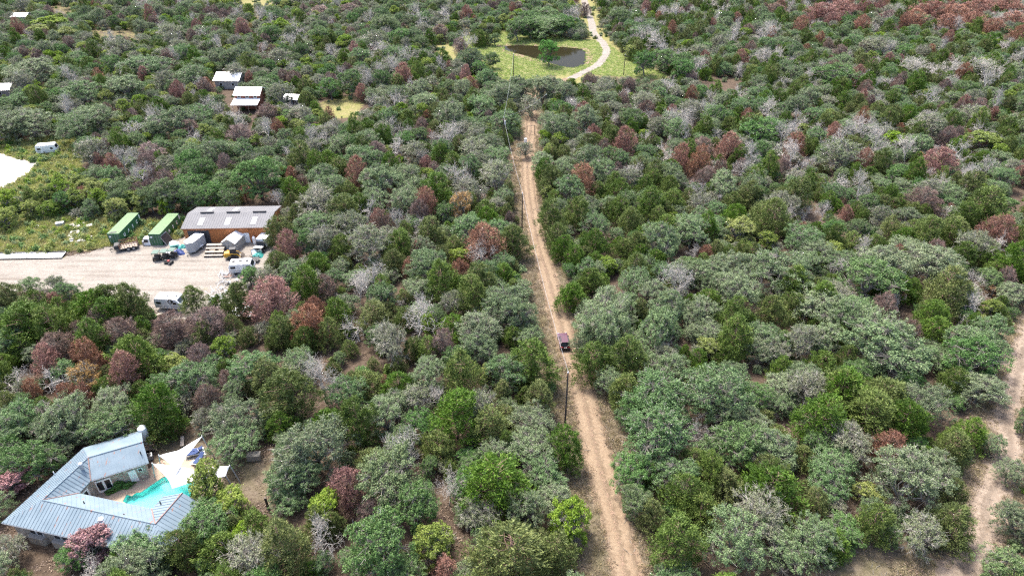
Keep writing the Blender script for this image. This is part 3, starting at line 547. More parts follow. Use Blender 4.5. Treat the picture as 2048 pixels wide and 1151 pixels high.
SPACE_CLEAR = [  # photo outlines that trees must not stand in front of
 [(1195, 1200), (1128, 860), (1118, 745), (1090, 690), (1052, 480), (1036, 400), (1010, 310), (1040, 285), (1050, 228), (1080, 228), (1075, 290), (1075, 390), (1100, 480), (1130, 570), (1160, 665), (1205, 790), (1250, 930), (1310, 1200)],
 [(-60, 292), (60, 284), (140, 276), (165, 320), (90, 380), (-60, 400)],
 [(-60, 430), (110, 430), (210, 440), (230, 425), (370, 410), (545, 405), (560, 470), (520, 545), (470, 600), (380, 640), (300, 628), (290, 590), (180, 575), (110, 572), (-60, 570)],
 [(0, 1055), (0, 1020), (165, 880), (280, 842), (300, 858), (360, 868), (410, 868), (520, 890), (555, 905), (550, 1005), (500, 1010), (440, 1000), (405, 1015), (345, 1055), (180, 1085), (130, 1100), (100, 1140), (30, 1120)],
 [(905, 76), (1010, 66), (1110, 74), (1165, 82), (1205, 62), (1260, 118), (1335, 150), (1330, 162), (1180, 150), (1060, 162), (1005, 162), (960, 118)],
 [(1165, -30), (1160, 0), (1180, 66), (1205, 75), (1200, 60), (1192, 20), (1180, -30)],
 [(430, 146), (482, 146), (482, 170), (462, 188), (524, 190), (524, 230), (464, 228), (462, 190), (430, 168)], [(568, 194), (597, 194), (597, 208), (568, 208)],
 [(2080, 640), (2035, 690), (2010, 760), (1990, 830), (1985, 960), (1950, 1010), (1940, 1090), (1860, 1110), (1640, 1118), (1620, 1200), (1960, 1200), (2000, 1060), (2010, 960), (2040, 880), (2048, 780), (2100, 690)],
 [(640, 208), (700, 195), (730, 204), (712, 236), (655, 238)], [(870, 85), (905, 90), (935, 112), (905, 125), (880, 115)], [(478, -10), (545, -14), (540, 10), (490, 10)],
 [(25, 26), (52, 26), (52, 38), (25, 38)], [(-20, 178), (20, 178), (20, 192), (-20, 192)], [(180, 62), (235, 62), (235, 72), (180, 72)], [(100, 14), (140, 14), (140, 26), (100, 26)], [(240, 66), (280, 66), (280, 76), (240, 76)],
 [(1530, 600), (1550, 600), (1550, 650), (1530, 650)], [(1860, 620), (1900, 620), (1905, 640), (1860, 640)], [(2020, 370), (2060, 370), (2060, 400), (2020, 400)], [(1395, 155), (1480, 158), (1478, 172), (1400, 168)],
]
T = []                                                     # kind, x, y, scale_xy, scale_z, proto, yaw, width
def add_tree(k, x, y, w, R):
    P = KINDS[k]['P']; i = int(R.integers(len(P))); s = w / P[i][2]
    sz = s * (R.uniform(1.2, 1.5) if k in 'RTB' else R.uniform(1.05, 1.35) if k in 'AD' else R.uniform(0.8, 1.22))
    hmax = {'O': 8.0, 'G': 8.2, 'J': 8.5, 'H': 7.6, 'D': 8.0, 'B': 6.2, 'E': 10.0, 'R': 8.6, 'Y': 6.0}.get(k, 7.0); sz = min(sz, hmax / P[i][3])
    hmin = 2.6; sz = max(sz, hmin / P[i][3] * 0.8)
    T.append([k, x, y, s, sz, i, R.uniform(0, 6.28), w, R.uniform(0.8, 1.22)])
TR = np.random.default_rng(11)
for k, s in TREES.items():
    q = [float(x) for x in s.split()]
    for a in range(0, len(q), 3):
        px, py, wp = q[a:a + 3]
        if wp < 5: continue
        z = 4.0
        for _ in range(3):
            p = at(px, py, z); w = wp * depth_of(p) / FOC
            hgt = min(KINDS[k]['P'][0][3] * w / KINDS[k]['P'][0][2], 8.0); z = hgt * KINDS[k]['zc']
        if (k == 'J' and w > 7.5) or (k == 'H' and w > 10.5):   # such wide crowns are several trees grown together
            for a_ in (0.3, 2.4, 4.5): add_tree(k, p.x + 0.27 * w * math.cos(a_), p.y + 0.27 * w * math.sin(a_), w * 0.66, TR)
            continue
        add_tree(k, p.x, p.y, w * {'D': 1.0, 'Y': 1.0, 'B': 1.0, 'R': 1.25, 'T': 1.2, 'O': 1.08, 'E': 0.95}.get(k, 1.15), TR)
N_HAND = len(T)
HWPOLY = W([S1(*p) for p in [(0, 780), (560, 250), (970, 130), (1040, 350), (1420, 640), (1180, 830), (600, 900)]])
HT = [t for t in T if t[0] in 'RBTAPYDHE']
HPX = np.array([pix((t[1], t[2], KINDS[t[0]]['P'][t[5]][3] * t[4] * KINDS[t[0]]['zc'])) for t in HT]); HDY = np.array([t[2] for t in HT])
ROADX = np.array([(p.x, p.y) for p in ROAD + TRAIL + LANE])
CLX, CLY = np.meshgrid(np.arange(-300, 2400, 4) + 2.0, np.arange(-200, 1400, 4) + 2.0)
CLEAR = np.zeros(CLX.shape, bool)
for C in SPACE_CLEAR: CLEAR |= in_poly(CLX, CLY, C)
def fill(n_try, kinds, probs, wr, sep, seed, ymax=430):
    R = np.random.default_rng(seed); xs = np.array([t[1] for t in T]); ys = np.array([t[2] for t in T]); ws = np.array([t[7] for t in T])
    for _ in range(n_try):
        y = math.sqrt(R.uniform(38 ** 2, ymax ** 2)); half = (y * CT + CAM_H * ST) * 1024 / FOC * 1.08 + 14; x = R.uniform(-half, half)
        pr = probs(x, y) if callable(probs) else probs
        k = kinds[R.choice(len(kinds), p=pr)]; w = R.uniform(*wr[k])
        d = np.hypot(xs - x, ys - y)
        if (d < sep * (ws + w) / 2).any(): continue
        if np.hypot(ROADX[:, 0] - x, ROADX[:, 1] - y).min() < 2.2 + w * 0.42: continue
        hgt = min(w * KINDS[k]['P'][0][3] / KINDS[k]['P'][0][2], 8.0); bad = False
        pts = [pix((x + dx * w, y, hgt * f)) for dx, f in ((0, 0.05), (0, 0.4), (0, 0.75), (0, 1.0), (-0.42, 0.6), (0.42, 0.6), (0, 0.55))]
        for p in pts:
            if -300 <= p[0] < 2396 and -200 <= p[1] < 1396 and CLEAR[int((p[1] + 200) / 4), int((p[0] + 300) / 4)]: bad = True; break
        if bad: continue
        zc_ = hgt * 0.6; cxy = pix((x, y, zc_)); sc_ = FOC / depth_of((x, y, zc_))
        if (((HPX[:, 0] - cxy[0]) / (w * 0.5 * sc_)) ** 2 + ((HPX[:, 1] - cxy[1]) / (hgt * 0.5 * sc_)) ** 2 < 1)[HDY > y].any(): continue   # leaves the named tree behind it in view
        add_tree(k, x, y, w, R); xs = np.append(xs, x); ys = np.append(ys, y); ws = np.append(ws, w)
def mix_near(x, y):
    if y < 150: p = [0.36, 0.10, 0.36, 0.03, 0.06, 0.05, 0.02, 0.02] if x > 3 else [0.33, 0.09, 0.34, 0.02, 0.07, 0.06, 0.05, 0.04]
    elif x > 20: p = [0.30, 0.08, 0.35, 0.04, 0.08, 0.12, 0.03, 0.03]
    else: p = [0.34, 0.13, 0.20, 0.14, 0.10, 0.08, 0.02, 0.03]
    if y > 210 and x < 40: p = [0.25, 0.14, 0.12, 0.20, 0.17, 0.08, 0.015, 0.035]  # far-left crowns are pale; extra pale and yellow-green kinds add sunlight as colour
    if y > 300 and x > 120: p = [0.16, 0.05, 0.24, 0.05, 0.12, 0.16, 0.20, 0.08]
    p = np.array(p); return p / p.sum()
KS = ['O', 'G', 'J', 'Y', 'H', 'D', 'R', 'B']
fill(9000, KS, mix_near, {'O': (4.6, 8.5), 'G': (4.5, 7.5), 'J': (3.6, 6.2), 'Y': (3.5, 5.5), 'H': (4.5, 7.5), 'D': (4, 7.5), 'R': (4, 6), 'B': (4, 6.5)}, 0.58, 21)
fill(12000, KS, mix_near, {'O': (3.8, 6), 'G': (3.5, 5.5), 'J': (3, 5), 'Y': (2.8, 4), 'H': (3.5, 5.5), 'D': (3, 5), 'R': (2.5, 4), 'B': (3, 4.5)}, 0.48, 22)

fill(9000, ['O', 'G', 'J', 'H'], [0.34, 0.14, 0.40, 0.12], {'O': (2.4, 3.8), 'G': (2.2, 3.4), 'J': (2.0, 3.4), 'H': (2.4, 3.6)}, 0.44, 23, 330)

# which trees show: a coarse picture of the crowns, nearest in front
BW, BH = 1024, 576; buf = np.full((BH, BW), -1, np.int32); bz = np.full((BH, BW), 1e9, np.float32)
yy, xx = np.mgrid[0:BH, 0:BW]
info = []
for n, (k, x, y, s, sz, i, yaw, w, st_) in enumerate(T):
    hgt = KINDS[k]['P'][i][3] * sz; zc = hgt * KINDS[k]['zc']; d = depth_of((x, y, zc)); cx, cy = pix((x, y, zc)); cx /= 2; cy /= 2
    rx = w / 2 * FOC / d / 2 * 0.92; dep = math.atan2(CAM_H - zc, y)
    ry = math.hypot(hgt * 0.42 * math.cos(dep), w / 2 * 0.9 * math.sin(dep)) * FOC / d / 2
    info.append((cx, cy, rx, ry))
    x0, x1, y0, y1 = int(max(0, cx - rx)), int(min(BW, cx + rx + 1)), int(max(0, cy - ry)), int(min(BH, cy + ry + 1))
    if x0 >= x1 or y0 >= y1: continue
    e = ((xx[y0:y1, x0:x1] - cx) / rx) ** 2 + ((yy[y0:y1, x0:x1] - cy) / ry) ** 2
    sel = (e < 1) & (d - 2 * (1 - e) < bz[y0:y1, x0:x1]); bz[y0:y1, x0:x1][sel] = (d - 2 * (1 - e))[sel]; buf[y0:y1, x0:x1][sel] = n
cnt = np.bincount(buf[buf >= 0].ravel(), minlength=len(T)).astype(float)
sx = np.bincount(buf[buf >= 0].ravel(), weights=xx[buf >= 0].ravel(), minlength=len(T)); sy = np.bincount(buf[buf >= 0].ravel(), weights=yy[buf >= 0].ravel(), minlength=len(T))
ONES = 'zero one two three four five six seven eight nine ten eleven twelve thirteen fourteen fifteen sixteen seventeen eighteen nineteen'.split()
TENS = '_ _ twenty thirty forty fifty sixty seventy eighty ninety'.split()
def num(n): return ONES[n] if n < 20 else TENS[n // 10] + ('-' + ONES[n % 10] if n % 10 else '')
SPECIAL = [  # distinctive trees: kind, photo x, y -> their own label
 ('A', 615, 657, 'bright orange dying juniper below the big rust-red juniper'),
 ('R', 548, 603, 'tall rust-red dead juniper standing between the scrap heap and the orange juniper'),
 ('R', 970, 496, 'round rust-red juniper with a bare white branch before it, near the second pole'),
 ('D', 832, 645, 'broad bare white dead tree, widest of the leafless ones amid the wood'),
 ('D', 897, 990, 'tall slim dead tree with dense white twigs among green oaks'),
 ('D', 646, 782, 'forked bare white dead tree with open crooked limbs'),
 ('P', 23, 966, 'pink flowering crepe myrtle beside the outer corner of the house'),
 ('P', 187, 1090, 'pink flowering crepe myrtle below the south eave of the house'),
 ('Y', 410, 962, 'bright green leafy tree beside the pool under the lower shade sail'),
 ('Y', 457, 998, 'yellow-green tree between the pool tree and the dark post'),
 ('E', 517, 362, 'large round deep green tree behind the orange workshop'),
 ('E', 1098, 106, 'round bright green tree standing at the pond edge'),
 ('O', 1226, 766, 'small upright oak with a bare trunk beside the dirt road'),
 
 ('J', 1900, 1044, 'lone dark juniper at the bend of the sandy trail'),
 ('T', 924, 416, 'pale tan dying tree, only tan crown in the middle of the wood'),
 ('T', 175, 765, 'golden tan dying tree next to the red juniper by the house wood'),
 ('J', 1140, 1041, 'x'),
]
order = {}
for n, t in enumerate(T): order.setdefault(t[0], []).append(n)
used_labels = set(); singles = set(); STUFFT = {}
def region(px, py, x, y):
    if x > 4 and y < 190:
        return 'beyond the road' if px < 1500 else 'near the sandy trail' if (py > 640 and px > 1500) else 'in the far wood'
    if y > 225: return 'in the distant woods'
    if py > 690 and px < 620: return 'in the wood round the house'
    if px < 560: return 'by the work yard'
    return 'beside the dirt road' if px > 960 else 'in the middle wood'
for k, lst in order.items():
    lst.sort(key=lambda n: -cnt[n]); D_ = KINDS[k]; made = 0
    for n in lst:
        _, x, y, s, sz, i, yaw, w, st_ = T[n]
        if made >= 300 or cnt[n] < 25: STUFFT.setdefault(k, []).append(n); continue
        made += 1; singles.add(n)
        px, py = sx[n] / cnt[n] * 2, sy[n] / cnt[n] * 2
        lab = None
        for a in SPECIAL:
            if a[0] == k and math.hypot(a[1] - info[n][0] * 2, a[2] - info[n][1] * 2) < 14 and a[3] != 'x' and n < N_HAND: lab = a[3]
        if lab is None or lab in used_labels:
            base = D_['words'][n % len(D_['words'])]; ax, ay = int(px / 20.48), int(py / 11.51)
            for dx, dy in [(0, 0), (1, 0), (0, 1), (-1, 0), (0, -1), (1, 1), (-1, -1), (1, -1), (-1, 1)]:
                lab = f'{base} {region(px, py, x, y)}, {num(max(ax + dx, 0))} percent across, {num(max(ay + dy, 0))} percent down'
                if lab not in used_labels: break
        used_labels.add(lab)
        o = thing(D_['name'], lab, D_['cat'], (x, y, 0), yaw, D_['group']); o.scale = (s * st_, s / st_, sz); o.rotation_euler.x = TR.normal(0, 0.05); o.rotation_euler.y = TR.normal(0, 0.05)
        link(bpy.data.objects.new('trunk', D_['P'][i][0]), o); link(bpy.data.objects.new('crown', D_['P'][i][1]), o)
print('TREES', len(T), 'hand', N_HAND, 'singles', len(singles), {k: (len(v), len(STUFFT.get(k, []))) for k, v in order.items()})

# the rest of the wood, one mass for each kind (points carrying the same tree meshes)
def scatter(name, label, protos, pts, yaw, scl, pick):
    coll = bpy.data.collections.new(name + '_sources')
    for j, p in enumerate(protos):                         # one joined mesh for each source
        bm = bmesh.new(); me = bpy.data.meshes.new('%s_source_%02d' % (name, j))
        mats = []; src = [m_ for m_ in p]
        for mi, m_ in enumerate(src):
            k0 = len(bm.faces); bm.from_mesh(m_); bm.faces.ensure_lookup_table(); mi = len(mats)
            if mi:
                for f in bm.faces[k0:]: f.material_index += mi
            mats += list(m_.materials)
        bm.to_mesh(me); bm.free()
        for m_ in mats: me.materials.append(m_)
        coll.objects.link(bpy.data.objects.new('%s_source_%02d' % (name, j), me))
    me = bpy.data.meshes.new(name); me.vertices.add(len(pts)); me.vertices.foreach_set('co', np.asarray(pts, np.float32).ravel())
    for nm, ty, key, arr in (('yaw', 'FLOAT', 'value', yaw), ('pick', 'INT', 'value', pick), ('siz', 'FLOAT_VECTOR', 'vector', scl)):
        a = me.attributes.new(nm, ty, 'POINT'); a.data.foreach_set(key, np.asarray(arr, np.int32 if ty == 'INT' else np.float32).ravel())
    o = link(bpy.data.objects.new(name, me)); tag(o, label, None, None, 'stuff')
    ng = bpy.data.node_groups.new(name, 'GeometryNodeTree')
    ng.interface.new_socket('Geometry', in_out='INPUT', socket_type='NodeSocketGeometry'); ng.interface.new_socket('Geometry', in_out='OUTPUT', socket_type='NodeSocketGeometry')
    N = ng.nodes; L = ng.links
    gi = N.new('NodeGroupInput'); go = N.new('NodeGroupOutput'); ip = N.new('GeometryNodeInstanceOnPoints')
    ci = N.new('GeometryNodeCollectionInfo'); ci.inputs['Collection'].default_value = coll; ci.inputs['Separate Children'].default_value = True; ci.inputs['Reset Children'].default_value = True
    def attr(nm, ty):
        a = N.new('GeometryNodeInputNamedAttribute'); a.data_type = ty; a.inputs['Name'].default_value = nm; return a.outputs[0]
    cx = N.new('ShaderNodeCombineXYZ'); L.new(attr('yaw', 'FLOAT'), cx.inputs[2])
    er = N.new('FunctionNodeEulerToRotation'); L.new(cx.outputs[0], er.inputs[0])
    L.new(gi.outputs[0], ip.inputs['Points']); L.new(ci.outputs[0], ip.inputs['Instance']); ip.inputs['Pick Instance'].default_value = True
    L.new(attr('pick', 'INT'), ip.inputs['Instance Index']); L.new(er.outputs[0], ip.inputs['Rotation']); L.new(attr('siz', 'FLOAT_VECTOR'), ip.inputs['Scale'])
    L.new(ip.outputs[0], go.inputs[0])
    md = o.modifiers.new('scatter', 'NODES'); md.node_group = ng
    return o
for k, lst in STUFFT.items():
    D_ = KINDS[k]
    scatter(D_['stuff'], f'{D_["words"][0]} crowns massed behind and between the nearer trees', [(p[0], p[1]) for p in D_['P']],
            [(T[n][1], T[n][2], 0) for n in lst], [T[n][6] for n in lst], [(T[n][3] * T[n][8], T[n][3] / T[n][8], T[n][4]) for n in lst], [T[n][5] for n in lst])

# undergrowth, grass and litter
def tuft(seed, m, n=26, r=0.3, h=(0.15, 0.4), wd=0.035, spread=0.6):
    R = np.random.default_rng(seed); a = R.uniform(0, 6.28, n); rr = r * np.sqrt(R.random(n)); hh = R.uniform(*h, n)
    ax = np.stack([np.cos(a) * spread, np.sin(a) * spread, np.ones(n)], 1) + R.normal(0, 0.25, (n, 3))
    pos = np.stack([rr * np.cos(a), rr * np.sin(a), hh * 0.42], 1)
    v, q = leaves(pos, ax, R.normal(0, 1, (n, 3)), hh, np.full(n, wd), R)
    return make_mesh('tuft', v, q, m, np.repeat(np.clip(R.normal(0.5, 0.25, n), 0, 1), 4))
def shrub(seed, m, n=420, r=0.7, h=1.0, size=(0.10, 0.2)):
    R = np.random.default_rng(seed); d = unit(R.normal(0, 1, (n, 3))); d[:, 2] = np.abs(d[:, 2])
    pos = d * np.array([r, r, h]) * (R.random((n, 1)) ** 0.4) * (0.75 + 0.35 * np.sin(d[:, :1] * 5 + seed) * np.cos(d[:, 1:2] * 4))
    v, q = leaves(pos, R.normal(0, 1, (n, 3)) + d * 0.5, d + R.normal(0, 0.5, (n, 3)) + (0, 0, .4), R.uniform(*size, n) * 1.4, R.uniform(*size, n), R)
    return make_mesh('shrub', v, q, m, np.repeat(np.clip(R.normal(0.5, 0.25, n), 0, 1), 4))
def sticks(seed):
    R = np.random.default_rng(seed); segs = []
    for _ in range(9):
        a = R.uniform(0, 6.28); L_ = R.uniform(0.4, 1.5); c = R.normal(0, 0.7, 2); d = np.array([math.cos(a), math.sin(a), R.uniform(-0.02, 0.15)])
        segs += bent(np.array([*c, 0.04]), np.array([*c, 0.04]) + d * L_, 0.03, 0.012, R, 2, 0.15)
    return limb_mesh('sticks', segs, 'grey_bark')
def pts_where(n, fn, seed, box=None):
    R = np.random.default_rng(seed); out = []
    while n > 0:
        m_ = max(n * 3, 2000); x0, x1, y0, y1 = box
        x = R.uniform(x0, x1, m_); y = R.uniform(y0, y1, m_); pr = fn(x, y); s = R.random(m_) < pr
        got = np.stack([x[s], y[s], np.zeros(s.sum())], 1)[:n]; out.append(got)
        if len(got) == 0: break
        n -= len(got)
    return np.concatenate(out)
def spread_stuff(name, label, meshes, P, smin, smax, seed):
    R = np.random.default_rng(seed); n = len(P); s = R.uniform(smin, smax, n)
    scatter(name, label, [(m_,) for m_ in meshes], P, R.uniform(0, 6.28, n), np.stack([s, s, s * R.uniform(0.8, 1.2, n)], 1), R.integers(0, len(meshes), n))
in_hard = lambda x, y: in_poly(x, y, YARD) | in_poly(x, y, PAD) | in_poly(x, y, POND) | in_poly(x, y, HWPOLY) | in_poly(x, y, PATIO) | (seg_dist(x, y, ROAD, False) < 1.7) | (seg_dist(x, y, LANE, False) < 1.5) | (seg_dist(x, y, TRAIL, False) < 1.2)
def verge(x, y):
    d = seg_dist(x, y, ROAD, False); e = seg_dist(x, y, TRAIL, False)
    return np.where(in_hard(x, y), 0, np.maximum((d < 6) * 0.9, (e < 5) * 0.6))
spread_stuff('dry_grass', 'pale dry grass tufts along the road and trail verges', [tuft(i, 'dry_grass_blade') for i in range(4)], pts_where(9000, verge, 1, (-20, 110, 30, 190)), 0.6, 1.5, 2)
spread_stuff('weeds', 'sunlit yellow-green weeds round the pale pad and containers', [tuft(10 + i, 'weed_leaf', 44, 0.5, (0.3, 0.8), 0.07) for i in range(22)] + [shrub(20, 'weed_leaf', 260, 0.5, 0.7), shrub(21, 'bright_leaf', 420, 0.9, 1.1), shrub(22, 'green_leaf', 420, 0.9, 1.2)],
             pts_where(4600, lambda x, y: in_poly(x, y, WEED) * ~in_hard(x, y) * 1.0, 3, (-150, -60, 110, 205)), 0.6, 1.5, 4)
spread_stuff('meadow_grass', 'bright green grass of the meadow round the pond', [tuft(30 + i, 'meadow_blade', 40, 0.6, (0.2, 0.5), 0.08) for i in range(3)],
             pts_where(7000, lambda x, y: (in_poly(x, y, MEADOW) & ~in_hard(x, y)) * 1.0, 5, (-40, 120, 225, 310)), 0.35, 0.9, 6)
spread_stuff('undergrowth', 'low green shrubs growing under and between the trees', [shrub(40 + i, m_, 380, 0.8, 1.0) for i, m_ in enumerate(('juniper_leaf', 'oak_leaf', 'green_leaf', 'lichen_leaf'))],
             pts_where(5200, lambda x, y: np.where(in_hard(x, y) | (seg_dist(x, y, ROAD, False) < 4.5) | (seg_dist(x, y, TRAIL, False) < 3) | in_poly(x, y, MEADOW) | in_poly(x, y, W(PX_BARE)) | in_poly(x, y, W(PX_BARE2)), 0, (np.abs(x) < y * 0.85 + 55) * 0.8), 7, (-300, 300, 38, 380)), 0.5, 1.7, 8)
spread_stuff('leaf_litter', 'brown fallen leaves and twigs on the woodland floor', [tuft(50 + i, 'litter_leaf', 40, 0.9, (0.12, 0.3), 0.10, 4.0) for i in range(6)] + [sticks(60)],
             pts_where(9000, lambda x, y: np.where(in_hard(x, y), 0, (np.abs(x) < y * 0.85 + 45) * 0.8), 9, (-150, 150, 38, 170)), 0.6, 1.5, 10)
# ------------------------------------------------------------------ helpers for buildings
def plane_ribs(mb, poly, slope, spacing, rw=0.035, rh=0.04, inset=0.02):
    """thin raised seams laid on a roof or wall polygon along direction slope"""
    P = [Vector(p) for p in poly]; n = Vector((0, 0, 0))
    for i in range(len(P)): n += (P[i] - P[0]).cross(P[(i + 1) % len(P)] - P[0])
    n.normalize()
    if n.z < -0.01: n = -n
    s = Vector(slope); s = (s - n * s.dot(n)).normalized(); t = n.cross(s); o = P[0]
    Q = [((p - o).dot(t), (p - o).dot(s)) for p in P]
    lo, hi = min(q[0] for q in Q), max(q[0] for q in Q); a = lo + spacing * 0.5
    while a < hi:
        ys = []
        for i in range(len(Q)):
            (x0, y0), (x1, y1) = Q[i], Q[(i + 1) % len(Q)]
            if (x0 <= a) != (x1 <= a): ys.append(y0 + (y1 - y0) * (a - x0) / (x1 - x0))
        ys.sort()
        for j in range(0, len(ys) - 1, 2):
            if ys[j + 1] - ys[j] < 0.15: continue
            b0 = o + t * a + s * (ys[j] + inset); b1 = o + t * a + s * (ys[j + 1] - inset)
            q = [b0 - t * rw / 2, b0 + t * rw / 2, b1 + t * rw / 2, b1 - t * rw / 2]
            mb.prism([p + n * 0.002 for p in q], n * rh)
        a += spacing
    return n
def text_mesh(name, ch, size, depth=0.02):
    c = bpy.data.curves.new(name, 'FONT'); c.body = ch; c.size = size; c.extrude = depth / 2; c.offset = 0.035; c.align_x = 'CENTER'
    o = bpy.data.objects.new(name, c); COL.objects.link(o); dg = bpy.context.evaluated_depsgraph_get(); dg.update()
    me = bpy.data.meshes.new_from_object(o.evaluated_get(dg)); bpy.data.objects.remove(o); return me
def V3(p, z): return Vector((p[0], p[1], z))

# ------------------------------------------------------------------ the house, its pool and garden
H1 = lambda x, y, z: at(x / 3.413, 820 + y / 3.413, z)
EV, RG = 3.0, 4.4
house = thing('house', 'L-plan limestone house with blue-grey standing seam metal roof beside the pool', 'house', (-50, 56, 0))
hl = Vector((-50, 56, 0))
eA = H1(570, 255, EV); eB = H1(965, 135, EV); rB = H1(975, 215, RG); rA = H1(602, 322, RG); eC = H1(1015, 355, EV); eD = H1(620, 480, EV)
eE = H1(540, 565, EV); eF = H1(10, 765, EV); rF = H1(288, 612, RG); rG = H1(1060, 775, RG); eG = H1(1035, 670, EV); tG = H1(1245, 562, RG)
eGw = H1(1108, 587, EV); eGe = H1(1400, 648, EV); sdir_ = (H1(600, 895, EV) - eF).normalized(); eS = eF + sdir_ * 20.5; eSe = eGe + (rG - tG).normalized() * 6.2
SL = [('roof_slope', [eA, eB, rB, rA], (eA - rA)), ('roof_slope', [rA, rB, eC, eD], (eC - rB)), ('roof_slope', [eA, rA, rF, eF], (eF - rF)),
      ('roof_slope', [rA, eD, eE, rF], (eE - eD).cross(Vector((0, 0, 1)))), ('roof_slope', [rF, eE, eG, rG], (eG - rG)), ('roof_slope', [rF, rG, eS, eF], (sdir_.cross(Vector((0, 0, 1))))),
      ('roof_slope', [rG, eG, eGw, tG], (eGw - tG)), ('roof_slope', [rG, tG, eGe, eSe], (eGe - tG)), ('roof_slope', [rG, eSe, eS], (sdir_.cross(Vector((0, 0, 1)))))]
for nm, P, sl in SL:
    mb = MB(); pts = [Vector(p) - hl for p in P]
    mb.prism(pts, (0, 0, -0.09)); ro = mb.build(nm, 'blue_metal_roof', house)
    ms = MB(); plane_ribs(ms, pts, sl, 0.46); tag(ms.build('seams', 'blue_metal_roof', ro), kind='stuff')
mb = MB()
for a, b in ((rA, eD), (rF, eE), (rG, tG), (rG, eG)): mb.tube(a - hl + Vector((0, 0, .03)), b - hl + Vector((0, 0, .03)), 0.075, n=6)
mb.build('valley_flashing', 'rusty_trim', house)
mb = MB()
for a, b in ((rA, rB), (rA, rF), (rF, rG)): mb.tube(a - hl + Vector((0, 0, .02)), b - hl + Vector((0, 0, .02)), 0.07, n=6)
mb.build('ridge_cap', 'blue_metal_roof', house)
mb = MB()
for a, b in ((eA, eB), (eC, eD), (eE, eG), (eF, eS), (eA, eF)): mb.tube(a - hl - Vector((0, 0, .1)), b - hl - Vector((0, 0, .1)), 0.06, n=5)
mb.build('gutter', 'galvanised', house)
# walls: a ring set in from the eaves
def inset_ring(P, d):
    out = []; n = len(P)
    for i in range(n):
        a, b, c = P[i - 1], P[i], P[(i + 1) % n]
        d1 = (b - a).normalized(); d2 = (c - b).normalized(); n1 = Vector((-d1.y, d1.x, 0)); n2 = Vector((-d2.y, d2.x, 0))
        m_ = (n1 + n2).normalized(); out.append(b + m_ * d / max(0.4, m_.dot(n1)))
    return out
ring = [V3(p, 0) for p in (eF, eS, eSe, eGe, (eGe + eGw) / 2, eGw, eG, eE, eD, eC, eB, eA)]
area = sum(ring[i].x * ring[(i + 1) % 12].y - ring[(i + 1) % 12].x * ring[i].y for i in range(12))
wr = inset_ring(ring, 0.55 if area > 0 else -0.55); WH = EV - 0.12
nrm_c = []
for i in range(12):
    a, b = wr[i] - hl, wr[(i + 1) % 12] - hl; d = (b - a).normalized(); nn = Vector((-d.y, d.x, 0)) * (1 if area > 0 else -1)
    MB().prism([a, b, b + nn * 0.25, a + nn * 0.25], (0, 0, WH)).build('wall', 'limestone', house)
mb = MB(); mb.poly([V3(p - hl, WH) for p in wr]); mb.build('soffit', 'white_paint', house)
def opening(i, t0, t1, z0, z1, name, panes=1, frame='white_paint', glass='dark_glass', proud=0.06):
    a, b = wr[i] - hl, wr[(i + 1) % 12] - hl; d = (b - a); nn = Vector((d.normalized().y, -d.normalized().x, 0)) * (1 if area > 0 else -1)
    p0, p1 = a + d * t0, a + d * t1
    f = MB().prism([V3(p0, z0), V3(p1, z0), V3(p1, z1), V3(p0, z1)], nn * proud).build(name, frame, house)
    for k in range(panes):
        u0, u1 = (k + 0.16) / panes, (k + 0.84) / panes; q0, q1 = p0.lerp(p1, u0), p0.lerp(p1, u1); zz = 0.12 * (z1 - z0)
        if glass: MB().prism([V3(q0, z0 + zz * (1.6 if name == 'door' else 1)) + nn * (proud + .004), V3(q1, z0 + zz * (1.6 if name == 'door' else 1)) + nn * (proud + .004), V3(q1, z1 - zz) + nn * (proud + .004), V3(q0, z1 - zz) + nn * (proud + .004)], nn * 0.015).build('pane', glass, f)
    return f
opening(8, 0.06, 0.34, 0.08, 2.15, 'door', 2)
opening(8, 0.66, 0.80, 0.08, 2.1, 'door', 1, 'white_paint', None)
opening(8, 0.84, 0.93, 1.5, 2.1, 'window', 1, 'white_paint')
opening(7, 0.2, 0.75, 0.08, 2.1, 'door', 1)
opening(6, 0.15, 0.35, 0.9, 2.1, 'window', 2); opening(6, 0.5, 0.75, 0.08, 2.1, 'door', 2)
for t0, t1 in ((0.11, 0.21), (0.28, 0.39)):               # the two stone bays under the south eave
    a, b = wr[0] - hl, wr[1] - hl; d = b - a; nn = Vector((d.normalized().y, -d.normalized().x, 0)) * (1 if area > 0 else -1)
    p0, p1 = a + d * (t0 - 0.012), a + d * (t1 + 0.012); q0, q1 = a + d * t0 + nn * 0.55, a + d * t1 + nn * 0.55
    bay = MB().prism([p0, p1, q1, q0], (0, 0, 1.1)).build('bay', 'limestone', house)
    MB().prism([V3(p0, 1.1), V3(p1, 1.1), V3(q1, 1.1), V3(q0, 1.1)], (0, 0, 0.07)).build('sill', 'concrete', bay)
    for k in range(2):
        u0, u1 = a + d * (t0 + (t1 - t0) * (k + .06) / 2), a + d * (t0 + (t1 - t0) * (k + .94) / 2)
        w_ = MB().prism([V3(u0, 1.2), V3(u1, 1.2), V3(u1, 2.3), V3(u0, 2.3)], nn * 0.06).build('window', 'white_paint', house)
        v0, v1 = u0.lerp(u1, .1), u0.lerp(u1, .9)
        MB().prism([V3(v0, 1.3) + nn * .064, V3(v1, 1.3) + nn * .064, V3(v1, 2.2) + nn * .064, V3(v0, 2.2) + nn * .064], nn * 0.02).build('pane', 'dark_glass', w_)
def roof_pt(px_, py_, z): return H1(px_, py_, z) - hl
c = roof_pt(562, 395, 4.15)
fl = MB().tube(c - Vector((0, 0, .5)), c + Vector((0, 0, .75)), 0.19, n=14).build('flue_pipe', 'galvanised', house)
